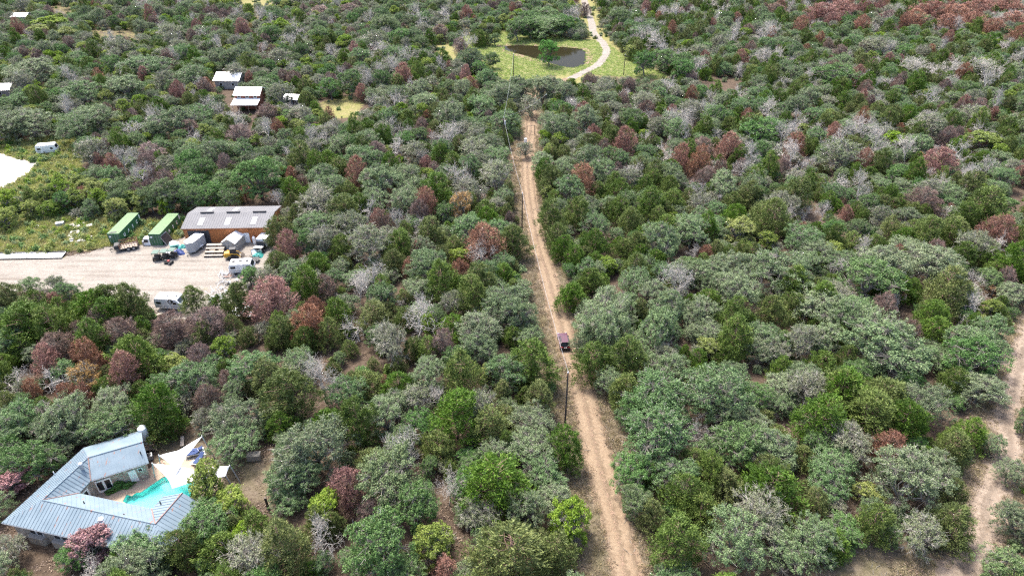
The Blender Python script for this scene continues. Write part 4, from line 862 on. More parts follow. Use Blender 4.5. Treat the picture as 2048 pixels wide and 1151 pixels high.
MB().tube(c + Vector((0, 0, .8)), c + Vector((0, 0, .92)), 0.25, 0.2, n=14).build('flue_cap', 'white_metal', fl)
for x, y, z in ((575, 632, 3.9), (850, 718, 3.9), (960, 292, 3.9), (1095, 632, 3.7)):
    c = roof_pt(x, y, z); MB().tube(c - Vector((0, 0, .2)), c + Vector((0, 0, .32)), 0.07, n=8).build('vent_pipe', 'rubber', house)
c = roof_pt(690, 742, 4.1); MB().box(c, (0.5, 0.5, 0.25), 0.2).build('roof_vent', 'white_metal', house)
c = roof_pt(375, 440, 3.1)
MB().tube(c, c + Vector((0, 0, .6)), 0.05, n=6).build('flood_lamp', 'white_metal', house)

# patio with the pool let into it
def ring_sheet(name, outer, inner, z, m):
    bm = bmesh.new(); es = []
    for loop in (outer, inner):
        vs_ = [bm.verts.new((p[0], p[1], z)) for p in loop]; es += [bm.edges.new((vs_[i], vs_[(i + 1) % len(vs_)])) for i in range(len(vs_))]
    bmesh.ops.triangle_fill(bm, edges=es, use_beauty=True)
    for f in bm.faces:
        if f.normal.z < 0: f.normal_flip()
    me = bpy.data.meshes.new(name); bm.to_mesh(me); bm.free(); me.materials.append(MATS[m]); return link(bpy.data.objects.new(name, me))
def offset_loop(P, d):
    ar = sum(P[i][0] * P[(i + 1) % len(P)][1] - P[(i + 1) % len(P)][0] * P[i][1] for i in range(len(P)))
    return inset_ring([V3(p, 0) for p in P], -d if ar > 0 else d)
hull_out = offset_loop(POOL, 2.6)
tag(ring_sheet('poolside_ground', hull_out, POOL, 0.006, 'ground_soil_plain') if False else ring_sheet('poolside_paving', offset_loop(POOL, 2.9), offset_loop(POOL, 0.35), 0.028, 'patio_stone'), kind='structure')
tag(sheet('patio', [p for p in W([S1(*q) for q in [(640, 545), (735, 545), (880, 500), (985, 520), (900, 585), (850, 570), (815, 640), (600, 590)]])], 0.02, 'patio_stone'), kind='structure')
tag(sheet('garden_path', W([S1(*q) for q in [(895, 470), (945, 452), (950, 520), (880, 530)]]), 0.024, 'concrete'), kind='structure')
tag(sheet('pool_terrace', W([S1(*q) for q in [(1130, 420), (1235, 350), (1275, 262), (1345, 255), (1410, 290), (1395, 375), (1420, 470), (1330, 470)]]), 0.024, 'concrete'), kind='structure')
pool = thing('swimming_pool', 'angular turquoise swimming pool in the courtyard of the metal-roofed house', 'swimming pool', POOL[0])
po = Vector(POOL[0]); pl = [V3(p, 0) - V3(po, 0) for p in POOL]; out_ = [p - V3(po, 0) for p in offset_loop(POOL, 0.38)]
mb = MB()
for i in range(len(pl)):
    j = (i + 1) % len(pl); mb.prism([pl[i], pl[j], out_[j], out_[i]], (0, 0, 0.07))
mb.build('coping', 'patio_stone', pool)
mb = MB()
for i in range(len(pl)):
    j = (i + 1) % len(pl); mb.poly([V3(pl[i], -0.8), V3(pl[j], -0.8), V3(pl[j], 0.02), V3(pl[i], 0.02)])
mb.poly([V3(p, -0.75) for p in pl]); mb.build('basin', 'pool_plaster', pool)
MB().poly([V3(p, -0.10) for p in pl]).build('water', 'pool_water', pool)

# sails: triangles with hollow edges, thin cloth, on posts
mat('sail_cloth', (0.78, 0.78, 0.78), (0.72, 0.72, 0.73), 0.5, 0.7)
def sail(name, label, C, posts):
    o = thing(name, label, 'shade sail', V3(C[0], 0)); b0 = V3(C[0], 0); n = len(C); cen = sum((Vector(c) for c in C), Vector()) / n
    K = 10; edge = []
    for i in range(n):
        a, b = Vector(C[i]), Vector(C[(i + 1) % n]); L_ = (b - a).length
        for k in range(K):
            t = k / K; p = a.lerp(b, t); edge.append(p + (cen - p).normalized() * 0.075 * L_ * 4 * t * (1 - t) - Vector((0, 0, 0.1 * 4 * t * (1 - t))))
    v = []; f = []; M_ = 6
    for r_ in range(M_ + 1):
        s_ = r_ / M_
        for p in edge: v.append(tuple(p.lerp(cen, s_) - Vector((0, 0, 0.22 * math.sin(s_ * math.pi / 2))) - b0))
    ne = len(edge)
    for r_ in range(M_):
        for k in range(ne): f.append((r_ * ne + k, r_ * ne + (k + 1) % ne, (r_ + 1) * ne + (k + 1) % ne, (r_ + 1) * ne + k))
    mb = MB(); mb.add(v, f); cl = mb.build('cloth', 'sail_cloth', o, smooth=True)
    md = cl.modifiers.new('t', 'SOLIDIFY'); md.thickness = 0.01
    for c in posts:
        p = Vector(C[c]) - b0; q = V3(p, 0) + (V3(p, 0) - V3(cen - b0, 0)).normalized() * 0.6
        MB().tube(q - Vector((0, 0, .1)), p + Vector((0, 0, .15)), 0.07, n=8).build('post', 'galvanised', o)
    return o
sail('shade_sail', 'white triangular shade sail over the blue loungers, upper of the two', [H1(1085, 308, 3.2), H1(1378, 178, 4.6), H1(1200, 436, 2.75)], (0, 1))
sail('shade_sail', 'white shade sail stretched over the pool water, lower of the two', [H1(1040, 363, 3.0), H1(1175, 532, 2.2), H1(1540, 450, 2.6), H1(1568, 378, 3.2)], (0, 2, 3))
def lounger(p, rz, label):
    o = thing('sun_lounger', label, 'sun lounger', p, rz, 'blue loungers by the pool')
    mb = MB().box((0, 0, 0.28), (0.7, 2.0, 0.05))
    for x in (-.3, .3):
        for y in (-.85, .85): mb.box((x, y, 0.13), (.05, .05, .26))
    mb.build('frame', 'white_paint', o)
    MB().box((0, -0.3, 0.36), (0.64, 1.25, 0.1)).build('seat_cushion', 'blue_cloth', o, bevel=0.02)
    MB().box((0, 0.62, 0.52), (0.64, 0.72, 0.1), rx=0.55).build('back_cushion', 'blue_cloth', o, bevel=0.02)
mat('blue_cloth', (0.035, 0.06, 0.16), (0.025, 0.045, 0.12), 3, 0.9)
lounger(H1(1340, 282, .3) * 1, -1.35, 'blue cushioned lounger farthest from the pool, beside the white chair'); lounger(H1(1318, 304, .3), -1.35, 'blue cushioned lounger half under the upper shade sail'); lounger(H1(1362, 340, .3), -0.3, 'blue-grey lounger next to the white low table')
o = thing('side_table', 'low white table beside the blue-grey lounger', 'table', H1(1330, 366, 0), -0.3)
MB().box((0, 0, 0.34), (0.75, 0.75, 0.04)).build('table_top', 'white_paint', o)
for x in (-.3, .3):
    for y in (-.3, .3): MB().box((x, y, .16), (.05, .05, .32)).build('leg', 'white_paint', o)
o = thing('garden_chair', 'white slatted garden chair behind the blue loungers', 'chair', H1(1385, 296, 0), 2.2)
for k in range(4): MB().box((0, -0.24 + .16 * k, 0.4), (0.6, 0.12, 0.03)).build('seat_slat', 'white_paint', o)
for k in range(4): MB().box((-0.24 + .16 * k, 0.34, 0.72), (0.12, 0.03, 0.62), rx=-0.2).build('back_slat', 'white_paint', o)
for x in (-.27, .27):
    for y in (-.25, .27): MB().box((x, y, .2), (.05, .05, .4)).build('leg', 'white_paint', o)
    MB().box((x, 0, .6), (.09, .6, .03)).build('armrest', 'white_paint', o)
# water tank, steps, box, post beside the house
o = thing('water_tank', 'white cylindrical water tank behind the end of the house roof', 'water tank', V3(at(284, 857, 3.2), 0))
MB().tube((0, 0, 0), (0, 0, 3.4), 0.55, n=20).build('tank_body', 'white_metal', o, smooth=False); MB().tube((0, 0, 3.4), (0, 0, 3.75), 0.56, 0.2, n=20).build('tank_lid', 'white_metal', o)
o = thing('wooden_steps', 'small wooden steps with railing at the gable end of the house', 'steps', H1(1020, 275, 0), 0.45)
for k in range(3): MB().box((0.3 + k * 0.28, 0, 0.55 - k * 0.18), (0.28, 1.1, 0.05)).build('tread', 'wood', o)
MB().box((-0.25, 0, 0.62), (0.9, 1.1, 0.06)).build('landing', 'wood', o)
for y in (-.52, .52):
    mb = MB()
    for x in (-.6, .1, .8): mb.box((x, y, .75 - (0.2 if x > .5 else 0)), (.07, .07, 1.5 - (.4 if x > .5 else 0)))
    mb.box((0.1, y, 1.35), (1.5, .06, .06)); mb.build('railing', 'red_bark', o)
o = thing('cooling_unit', 'grey air conditioning unit at the gable wall of the house', 'cooling unit', H1(1026, 330, 0), 0.45)
MB().box((0, 0, .4), (.8, .8, .75)).build('casing', 'steel', o, bevel=.03); MB().tube((0, 0, .78), (0, 0, .81), .3, n=16).build('fan_grille', 'black', o)
o = thing('storage_box', 'weathered grey wooden box under the oak beyond the terrace', 'box', H1(1738, 330, 0), 0.12)
MB().box((0, 0, .45), (1.7, .9, .8)).build('body', 'pale_wood', o); MB().box((0, 0, .88), (1.8, 1.0, .06)).build('lid', 'grey_bark', o)
o = thing('timber_post', 'dark charred timber post standing alone on the bare lawn', 'post', H1(1832, 672, 0))
MB().box((0, 0, 1.0), (.22, .22, 2.1)).build('shaft', 'pole_wood', o); MB().box((0, 0, 2.08), (.28, .28, .1)).build('cap', 'dark_bark', o)
o = thing('wooden_plank_bench', 'pale plank bench leaning behind the upper shade sail', 'bench', H1(1250, 225, 0), 0.35)
MB().box((0, 0, .45), (.45, 1.9, .06)).build('seat', 'pale_wood', o)
for y in (-.75, .75): MB().box((0, y, .21), (.4, .08, .42)).build('leg', 'pale_wood', o)
tag(link(bpy.data.objects.new('clipped_hedge', shrub(77, 'green_leaf', 1500, 1.0, 1.0, (0.09, 0.17)))), 'low green hedge clipped along the stone wall beside the patio door', 'hedge')
hg = COL.objects[-1]; hg.location = H1(822, 528, 0); hg.scale = (2.3, 0.9, 1.2); hg.rotation_euler = (0, 0, 0.47)

# ------------------------------------------------------------------ the work yard
mat('orange_cladding', (0.42, 0.155, 0.05), (0.36, 0.13, 0.044), 0.7, 0.55, 0.1)
mat('grey_roof', (0.135, 0.135, 0.142), (0.11, 0.11, 0.116), 0.4, 0.85)
mat('skylight', (0.34, 0.355, 0.375), (0.29, 0.30, 0.32), 2, 0.5)
mat('dark_door', (0.05, 0.05, 0.057), (0.035, 0.035, 0.04), 2, 0.5)
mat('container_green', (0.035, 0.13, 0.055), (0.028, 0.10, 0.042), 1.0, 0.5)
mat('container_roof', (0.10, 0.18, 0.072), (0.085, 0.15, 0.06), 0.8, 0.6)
mat('cream', (0.36, 0.35, 0.32), (0.30, 0.29, 0.27), 1, 0.6)
mat('yellow_paint', (0.55, 0.32, 0.03), (0.45, 0.25, 0.025), 2, 0.5)
mat('teal', (0.03, 0.26, 0.23), (0.025, 0.2, 0.18), 2, 0.6)
mat('navy_tarp', (0.03, 0.055, 0.20), (0.02, 0.04, 0.14), 2, 0.6)
mat('dark_green_paint', (0.03, 0.085, 0.06), (0.022, 0.065, 0.045), 2, 0.5)
mat('red_paint', (0.30, 0.02, 0.02), (0.2, 0.015, 0.015), 2, 0.45)

wsL, wsR = Vector((-67.0, 122.4, 0)), Vector((-49.7, 123.0, 0)); wd_ = (wsR - wsL); rzw = math.atan2(wd_.y, wd_.x); WL = wd_.length; WD = 9.2; EH = 3.5; RH = 4.5
ws = thing('workshop', 'long orange metal workshop with grey low-pitched roof, skylights and dark roller door', 'workshop', wsL, rzw)
for nm, P in (('front_wall', [(0, 0, 0), (WL, 0, 0), (WL, 0, EH), (0, 0, EH)]), ('rear_wall', [(0, WD, 0), (WL, WD, 0), (WL, WD, EH), (0, WD, EH)])):
    w_ = MB().prism([Vector(p) for p in P], (0, 0.1 if nm == 'front_wall' else -0.1, 0)).build(nm, 'orange_cladding', ws)
    if nm == 'front_wall':
        mb = MB(); x = 0.15
        while x < WL:
            if not (0.75 < x < 5.15) and not (12.0 < x < 13.1): mb.box((x, -0.02, EH / 2), (0.06, 0.04, EH))
            elif x < 6: mb.box((x, -0.02, 3.28), (0.06, 0.04, 0.4))
            else: mb.box((x, -0.02, 2.85), (0.06, 0.04, 1.25))
            x += 0.3
        tag(mb.build('ribs', 'orange_cladding', w_), kind='stuff')
for x in (0, WL): MB().prism([Vector(p) for p in ((x, 0.1, 0), (x, WD - .1, 0), (x, WD - .1, EH), (x, WD / 2, RH), (x, 0.1, EH))], (0.1 if x == 0 else -0.1, 0, 0)).build('gable_wall', 'orange_cladding', ws)
for s_ in (0, 1):
    y0, y1 = (-0.3, WD / 2) if s_ == 0 else (WD + .3, WD / 2); zz = EH - 0.3 * (RH - EH) / (WD / 2) + 0.03
    P = [Vector((-.3, y0, zz)), Vector((WL + .3, y0, zz)), Vector((WL + .3, y1, RH + .03)), Vector((-.3, y1, RH + .03))]
    ro = MB().prism(P, (0, 0, 0.07)).build('roof_slope', 'grey_roof', ws)
    mb = MB(); plane_ribs(mb, [p + Vector((0, 0, .07)) for p in P], P[3] - P[0], 0.5, 0.05, 0.03); tag(mb.build('ribs', 'grey_roof', ro), kind='stuff')
    for cx_ in ((3.3, 8.7, 14.0) if s_ == 0 else (3.6, 8.9)):
        t0, t1 = (0.2, 0.66) if s_ == 0 else (0.25, 0.75)
        q = [P[0].lerp(P[3], t) + Vector((cx_ + .3 + dx - 0.0, 0, .105)) for t, dx in ((t0, -.5), (t0, .5), (t1, .5), (t1, -.5))]
        MB().prism(q, (0, 0, .04)).build('skylight', 'skylight', ro)
for cx_ in (3.7, 9.1, 14.5): MB().box((cx_, WD / 2, RH + .25), (2.7, .5, .3)).build('ridge_vent', 'dark_door', ws, bevel=.05)
rd = MB().box((2.95, -0.03, 1.5), (4.3, .07, 3.0)).build('roller_door', 'dark_door', ws)
for k in range(8): MB().box((2.95, -0.075, .3 + k * .37), (4.25, .025, .03)).build('door_slat', 'black', rd)
MB().box((2.95, -0.04, 3.05), (4.6, .1, .12)).build('door_lintel', 'orange_cladding', ws)
dr = MB().box((12.55, -0.06, 1.1), (1.0, .08, 2.2)).build('door', 'white_paint', ws); MB().box((12.9, -0.12, 1.05), (.05, .06, .14)).build('handle', 'steel', dr)
MB().box((WL / 2, -0.31, EH - .06), (WL + .6, .12, .12)).build('gutter', 'rust', ws)
sheet('workshop_apron', [Vector(wsL) + Vector((0.3, -1.2, 0)), wsL + Vector((6, -1.0, 0)), wsL + Vector((6, 0.1, 0)), wsL + Vector((.3, -.05, 0))], 0.02, 'concrete')

# shipping containers
UASC = {ch: text_mesh('letter', ch, 1.0) for ch in 'UASC'}
for me in UASC.values(): me.materials.append(MATS['white_paint'])
def container(loc, rz, L_, label, dents=0):
    W_, H_ = 2.44, 2.6
    o = thing('shipping_container', label, 'container', loc, rz, 'green shipping containers')
    fr = MB()
    for x in (-W_ / 2 + .06, W_ / 2 - .06):
        for y in (.06, L_ - .06): fr.box((x, y, H_ / 2), (.14, .14, H_))
        fr.box((x, L_ / 2, .08), (.12, L_, .16)); fr.box((x, L_ / 2, H_ - .05), (.1, L_, .1))
    for y in (.05, L_ - .05): fr.box((0, y, .08), (W_, .12, .16)); fr.box((0, y, H_ - .06), (W_, .12, .12))
    fr.build('corner_frame', 'container_green', o)
    for sgn in (-1, 1):                                    # corrugated sides
        y = .12; pr = []; k = 0
        while y < L_ - .12: pr.append((sgn * (W_ / 2 - (.03 if (k // 2) % 2 else .075)), y)); y += .07 if k % 2 else .11; k += 1
        mb = MB(); v = []; f = []
        for i, (x, y) in enumerate(pr):
            v += [(x, y, .14), (x, y, H_ - .08)]
            if i: f.append((2 * i - 2, 2 * i, 2 * i + 1, 2 * i - 1))
        mb.add(v, f); mb.build('side_panel', 'container_green', o)
    rf = MB().box((0, L_ / 2, H_ - .015), (W_ - .1, L_ - .15, .03)).build('roof_panel', 'container_roof', o)
    mb = MB(); y = .4
    while y < L_ - .3: mb.box((0, y, H_ + .008), (W_ - .4, .12, .02)); y += .3
    tag(mb.build('roof_ribs', 'container_roof', rf), kind='stuff')
    MB().box((0, L_ - .05, H_ / 2), (W_ - .2, .05, H_ - .2)).build('end_panel', 'container_green', o)
    for sgn in (-1, 1):
        d = MB().box((sgn * .57, .03, H_ / 2), (1.1, .06, H_ - .32)).build('door', 'container_green', o)
        mb = MB()
        for k in range(4): mb.box((sgn * .57, -.012, .5 + k * .52), (.95, .03, .1))
        tag(mb.build('door_ribs', 'dark_green_paint', d), kind='stuff')
        for dx in (-.3, .25):
            rod = MB().tube((sgn * .57 + dx, -.03, .15), (sgn * .57 + dx, -.03, H_ - .15), .022, n=6).build('lock_rod', 'galvanised', d)
    pl_ = MB().box((-.75, -.03, 1.9), (.4, .02, .35)).build('marking_plate', 'white_paint', o)
    for i, ch in enumerate('UASC'):
        l = link(bpy.data.objects.new('letter', UASC[ch]), o); l.rotation_euler = (math.pi / 2, 0, math.pi / 2)
        l.location = (W_ / 2 - .005, L_ * (0.2 + 0.2 * i), 1.05)
    MB().box((W_ / 2 - .02, L_ - .35, 1.9), (.03, .35, .9)).build('white_sign', 'white_paint', o)
    return o
c1 = container((-81.2, 121.8, 0), math.radians(0.5), 9.2, 'green shipping container with white UASC letters behind the black trailer')
c2 = container((-72.75, 121.6, 0), math.radians(-1.0), 9.2, 'green shipping container with white cab parts leaning on its side')
MB().box((-.2, .5, 2.62), (1.3, .5, .06), .2).build('roof_patch', 'black', c1)
# clutter leaning on the second container
def flat_panel(name, label, cat, p, d, rz, rx, m, frame=None, group=None):
    o = thing(name, label, cat, p, rz, group); MB().box((0, 0, d[1] / 2 * abs(math.sin(rx)) + .05), (d[0], d[1], d[2]), rx=rx).build('sheet', m, o)
    if frame:
        R_ = Matrix.Rotation(rx, 3, 'X'); cz = Vector((0, 0, d[1] / 2 * abs(math.sin(rx)) + .05)); mb = MB()
        for a, b in (((-1, -1), (1, -1)), ((1, -1), (1, 1)), ((1, 1), (-1, 1)), ((-1, 1), (-1, -1))):
            mb.tube(cz + R_ @ Vector((a[0] * d[0] / 2, a[1] * d[1] / 2, 0)), cz + R_ @ Vector((b[0] * d[0] / 2, b[1] * d[1] / 2, 0)), .06, n=6)
        mb.build('frame', frame, o)
    return o
flat_panel('truck_cab_frame', 'grey steel window frame leaning on the second green container', 'scrap', (-71.0, 122.6, 0), (2.3, 2.2, .08), 1.45, 1.1, 'black', 'steel')
o = thing('boat_hull', 'small upturned white boat hull beside the second container', 'boat', (-69.2, 121.8, 0), -0.5)
pr = [(-1.3, -.6), (1.0, -.6), (1.7, 0), (1.0, .6), (-1.3, .6)]
mb = MB(); mb.add([(x, y, .02) for x, y in pr] + [(x * .8, y * .7, .55) for x, y in pr], [tuple(range(5, 10))] + [(i, (i + 1) % 5, 5 + (i + 1) % 5, 5 + i) for i in range(5)]); mb.build('hull', 'white_paint', o)
MB().box((-.2, 0, .57), (1.2, .5, .04)).build('keel_panel', 'galvanised', o)
o = thing('small_cab', 'grey and white discarded cab between the two containers', 'scrap', (-74.8, 122.2, 0), 0.1)
MB().box((0, 0, .75), (1.3, 1.3, 1.5), taper=.85).build('body', 'white_metal', o); MB().box((-.1, -.62, 1.0), (.8, .1, .6), rx=-.1).build('window', 'dark_glass', o); MB().box((-.75, -.1, .5), (.3, 1.1, .9)).build('side_box', 'steel', o)

# black trailer with railings
o = thing('utility_trailer', 'black utility trailer with rusty rail sides and a black tarp, before the first container', 'trailer', at(256, 497), 0.42); o.scale = (1.18, 1.18, 1.18)
MB().box((0, 0, .55), (3.4, 1.7, .1)).build('bed', 'pale_wood', o); MB().box((0, 0, .47), (3.5, 1.8, .08)).build('frame', 'black', o)
for y in (-.85, .85):
    mb = MB()
    for k in range(8): mb.box((-1.1 + k * .4, y, 1.05), (.07, .05, .95))
    for z in (.85, 1.2, 1.5): mb.box((.3, y, z), (2.9, .04, .06))
    mb.build('side_rail', 'rust', o)
mb = MB()
for k in range(4): mb.box((1.7, -.75 + k * .5, 1.05), (.05, .07, .95))
mb.box((1.7, 0, 1.5), (.05, 1.7, .06)); mb.build('end_rail', 'rust', o)
MB().box((-1.45, 0, .95), (1.0, 1.75, .6), taper=.8).build('tarp', 'black', o, bevel=.08)
for x in (.2, 1.0):
    for y in (-.95, .95): wheel(o, (x, y, .36), .36, .22)
mb = MB(); mb.tube((-1.7, -.5, .45), (-2.7, 0, .45), .05); mb.tube((-1.7, .5, .45), (-2.7, 0, .45), .05); mb.tube((-2.6, 0, 0.02), (-2.6, 0, .6), .04); mb.build('drawbar', 'black', o)

# three green-topped carts, mower, tubs
def cart(p, rz, label):
    o = thing('utility_cart', label, 'cart', p, rz, 'green-roofed utility carts')
    MB().box((0, 0, .6), (1.2, 1.5, .5)).build('body', 'black', o, bevel=.06); MB().box((0, .2, .95), (1.0, .5, .25)).build('seat', 'dark_bark', o, bevel=.05)
    MB().box((0, .05, 1.75), (1.3, 1.5, .12)).build('canopy', 'dark_green_paint', o, bevel=.04)
    for x in (-.55, .55):
        for y in (-.6, .65): MB().tube((x, y, .8), (x, y, 1.7), .03, n=6).build('canopy_post', 'black', o)
        for y in (-.5, .5): wheel(o, (x * 1.05, y, .25), .25, .18, (1, 0, 0))
cart(at(315.5, 519), 0.1, 'green-roofed black cart, first of the three counting from the containers'); cart(at(331.5, 517), 0.05, 'green-roofed black cart, middle one of the three in the yard'); cart(at(347.5, 514), -0.1, 'green-roofed black cart beside the blue tarp heap')
o = thing('riding_mower', 'low black riding mower with red seat before the green-roofed carts', 'mower', at(338, 527), 1.3)
MB().box((0, 0, .4), (.8, 1.5, .3), taper=.9).build('deck', 'black', o, bevel=.05); MB().box((0, -.1, .65), (.45, .5, .25)).build('seat', 'red_paint', o, bevel=.04); MB().box((0, .55, .6), (.55, .6, .35), taper=.8).build('hood', 'black', o, bevel=.04)
for x in (-.45, .45):
    wheel(o, (x, -.5, .28), .28, .2, (1, 0, 0)); wheel(o, (x, .55, .2), .2, .15, (1, 0, 0))
def tarp_heap(name, label, p, r, h, m, seed):
    R = np.random.default_rng(seed); v = [(0, 0, h)]; f = []; n = 14
    for j in range(1, 5):
        for i in range(n):
            a = 6.283 * i / n; t = j / 4; rr = r * t * (1 + .2 * math.sin(3 * a + seed) + R.normal(0, .05)); v.append((rr * math.cos(a) * 1.2, rr * math.sin(a), h * (1 - t ** 1.6) + R.normal(0, .06) * (j < 4)))
    for i in range(n):
        f.append((0, 1 + i, 1 + (i + 1) % n))
        for j in range(3): f.append((1 + j * n + i, 1 + (j + 1) * n + i, 1 + (j + 1) * n + (i + 1) % n, 1 + j * n + (i + 1) % n))
    o = MB().add(v, f).build(name, m); o.location = p; tag(o, label, 'tarp')
tarp_heap('tarp_heap', 'crumpled navy blue tarp over a heap behind the carts', at(357, 506), 1.1, .9, 'navy_tarp', 3)
tarp_heap('tarp_heap', 'crumpled white sack between the second and third cart', at(335, 508), .6, .6, 'white_paint', 5)
tarp_heap('tarp_heap', 'small teal tarp heap beside the cargo trailer', at(366, 494), .8, .6, 'teal', 8)
o = thing('plastic_tub', 'tilted teal plastic tub behind the carts', 'tub', at(349, 494), .4)
MB().box((0, 0, .4), (1.3, .9, .7), rx=.25, taper=1.15).build('shell', 'teal', o, bevel=.05); MB().box((0, -.02, .77), (1.2, .8, .04), rx=.25).build('rim', 'dark_green_paint', o)

# enclosed cargo trailer
o = thing('cargo_trailer', 'enclosed grey cargo trailer with wedge nose in front of the roller door', 'trailer', at(388, 502), math.radians(-14))
P = [(-1.0, -.8), (0, -1.5), (1.0, -.8), (1.0, 2.9), (-1.0, 2.9)]
MB().prism([Vector((x, y, .45)) for x, y in P], (0, 0, 2.05)).build('body', 'galvanised', o); MB().prism([Vector((x * 1.03, y * 1.015, 2.5)) for x, y in P], (0, 0, .06)).build('roof', 'white_metal', o)
MB().prism([Vector((x * 1.01, y * 1.005, .4)) for x, y in P], (0, 0, .1)).build('skirt', 'steel', o)
for x in (-1.1, 1.1):
    fnd = MB().box((x, 1.2, .75), (.28, 1.0, .1)).build('fender', 'white_metal', o); wheel(o, (x, 1.2, .35), .35, .22, (1, 0, 0))
mb = MB(); mb.tube((-.6, -1.0, .42), (0, -2.3, .42), .05); mb.tube((.6, -1.0, .42), (0, -2.3, .42), .05); mb.tube((0, -2.1, 0), (0, -2.1, .6), .05); mb.build('drawbar', 'steel', o)

# timber rack
o = thing('timber_rack', 'stepped rack of stacked pale planks between the cargo trailer and the white shed', 'rack', at(428, 513), 0.03)
for k in range(4):
    y = k * .75; z = .35 + k * .38
    sh = MB().box((0, y, z - .1), (3.7, .12, .12)).build('shelf_beam', 'black', o)
    for j in range(2): MB().box((-.92 + j * 1.84, y, z), (1.8, .62, .1)).build('plank', 'pale_wood', o)
for x in (-1.8, 0, 1.8): MB().prism([Vector((x - .05, -.35, 0)), Vector((x - .05, 2.6, 0)), Vector((x - .05, 2.6, 1.32)), Vector((x - .05, -.35, .2))], (.1, 0, 0)).build('side_frame', 'dark_bark', o)

# gabled white shed
o = thing('garden_shed', 'small cream shed with white gable roof and double doors beside the workshop', 'shed', at(460.5, 502), math.radians(-9))
SW, SD, SE, SR = 2.8, 4.0, 1.9, 2.75
P = [(-SW / 2, 0), (SW / 2, 0), (SW / 2, SE), (0, SR), (-SW / 2, SE)]
MB().prism([Vector((x, 0, z)) for x, z in P], (0, SD, 0)).build('walls', 'cream', o)
for s_ in (-1, 1): MB().prism([Vector((0, -.15, SR + .03)), Vector((s_ * (SW / 2 + .15), -.15, SE - .06)), Vector((s_ * (SW / 2 + .15), SD + .15, SE - .06)), Vector((0, SD + .15, SR + .03))], (0, 0, .07)).build('roof_slope', 'white_paint', o)
for s_ in (-1, 1):
    d = MB().box((s_ * .47, -.03, .92), (.9, .06, 1.7)).build('door', 'cream', o); mb = MB()
    for x in (-.43, .43): mb.box((s_ * .47 + x, -.065, .92), (.05, .02, 1.7))
    for z in (.1, 1.74): mb.box((s_ * .47, -.065, z), (.9, .02, .05))
    mb.build('door_trim', 'steel', d)
mb = MB()
for k in range(10): mb.box((SW / 2 + .005, .2 + k * .4, SE / 2), (.02, .05, SE - .1))
tag(mb.build('wall_ribs', 'cream', o), kind='stuff')

# yellow track loader
o = thing('track_loader', 'yellow compact track loader with black tracks before the white shed', 'loader', at(467, 515), math.radians(14))
for y in (-.75, .75):
    P = [(-1.1, .25), (-.8, 0), (.8, 0), (1.15, .3), (.7, .75), (-.8, .75)]
    MB().prism([Vector((x, y - .2, z)) for x, z in P], (0, .4, 0)).build('track', 'rubber', o)
MB().box((-.85, 0, .95), (1.3, 1.15, .9), taper=.9).build('engine_hood', 'yellow_paint', o, bevel=.06); MB().box((-1.45, 0, .8), (.2, 1.3, .8)).build('counterweight', 'yellow_paint', o, bevel=.05)
cb = MB().box((.2, 0, 1.45), (1.2, 1.0, 1.25), taper=.88).build('cab', 'black', o); MB().box((.2, 0, 2.1), (1.2, 1.0, .07)).build('cab_roof', 'black', cb); MB().box((.0, -.52, 1.5), (.8, .03, .7)).build('window', 'dark_glass', cb)
for y in (-.68, .68): mb = MB(); mb.tube((-1.0, y, 1.45), (.9, y, 1.0), .08); mb.tube((.9, y, 1.0), (1.6, y, .3), .08); mb.build('lift_arm', 'yellow_paint', o)
MB().prism([Vector((1.5, -.95, .05)), Vector((2.1, -.95, .05)), Vector((1.6, -.95, .6))], (0, 1.9, 0)).build('bucket', 'dark_bark', o)

# white van at the workshop, tank, trailer, campers
def truck(p, rz, label):
    o = thing('service_truck', label, 'truck', p, rz)
    MB().box((0, 1.3, 1.3), (1.95, 3.0, 1.7)).build('box_body', 'white_paint', o, bevel=.06); MB().box((0, 1.3, 2.18), (2.0, 3.0, .06)).build('roof', 'white_paint', o)
    P = [(-.35, .55), (-2.1, .55), (-2.15, 1.0), (-.95, 1.15), (-.35, 1.85)]
    MB().prism([Vector((-.93, y, z)) for y, z in P], (1.86, 0, 0)).build('cab', 'black', o); MB().box((0, -1.5, 1.14), (1.75, 1.1, .08), rx=-.1).build('hood', 'white_paint', o, bevel=.02)
    MB().box((0, -.66, 1.55), (1.6, .04, .75), rx=.72).build('windscreen', 'dark_glass', o); MB().box((0, -2.2, .6), (1.9, .12, .3)).build('bumper', 'steel', o)
    for x in (-.65, .65): MB().box((x, -2.17, .88), (.35, .06, .2)).build('headlight', 'skylight', o)
    for x in (-.9, .9):
        for y in (-1.45, 1.7): wheel(o, (x, y, .38), .38, .25, (1, 0, 0))
truck(at(526, 496), math.radians(-8), 'white service truck parked nose out beside the workshop door')
o = thing('gas_cylinder', 'tall white gas cylinder standing beside the service truck', 'cylinder', at(510, 487))
MB().tube((0, 0, .05), (0, 0, 1.5), .32, n=14).build('vessel', 'white_paint', o); MB().tube((0, 0, 1.5), (0, 0, 1.75), .3, .1, n=14).build('dome', 'white_paint', o)
o = thing('flat_trailer', 'low black flatbed trailer behind the camper with roof vents', 'trailer', at(500, 523), 0.1)
MB().box((0, 0, .5), (3.6, 1.6, .12)).build('bed', 'black', o)
for y in (-.8, .8):
    mb = MB(); mb.box((0, y, .95), (3.4, .05, .06))
    for k in range(5): mb.box((-1.6 + k * .8, y, .75), (.05, .05, .45))
    mb.build('side_rail', 'black', o)
    wheel(o, (.3, y * 1.1, .32), .32, .2)
tarp_heap('tarp_heap', 'teal and white tarp heap next to the black flatbed trailer', at(517, 512), .9, .8, 'teal', 11)
flat_panel('folding_board', 'black and white board propped beside the teal heap', 'board', at(509, 508), (1.0, 1.1, .05), .4, .9, 'white_paint', 'black')
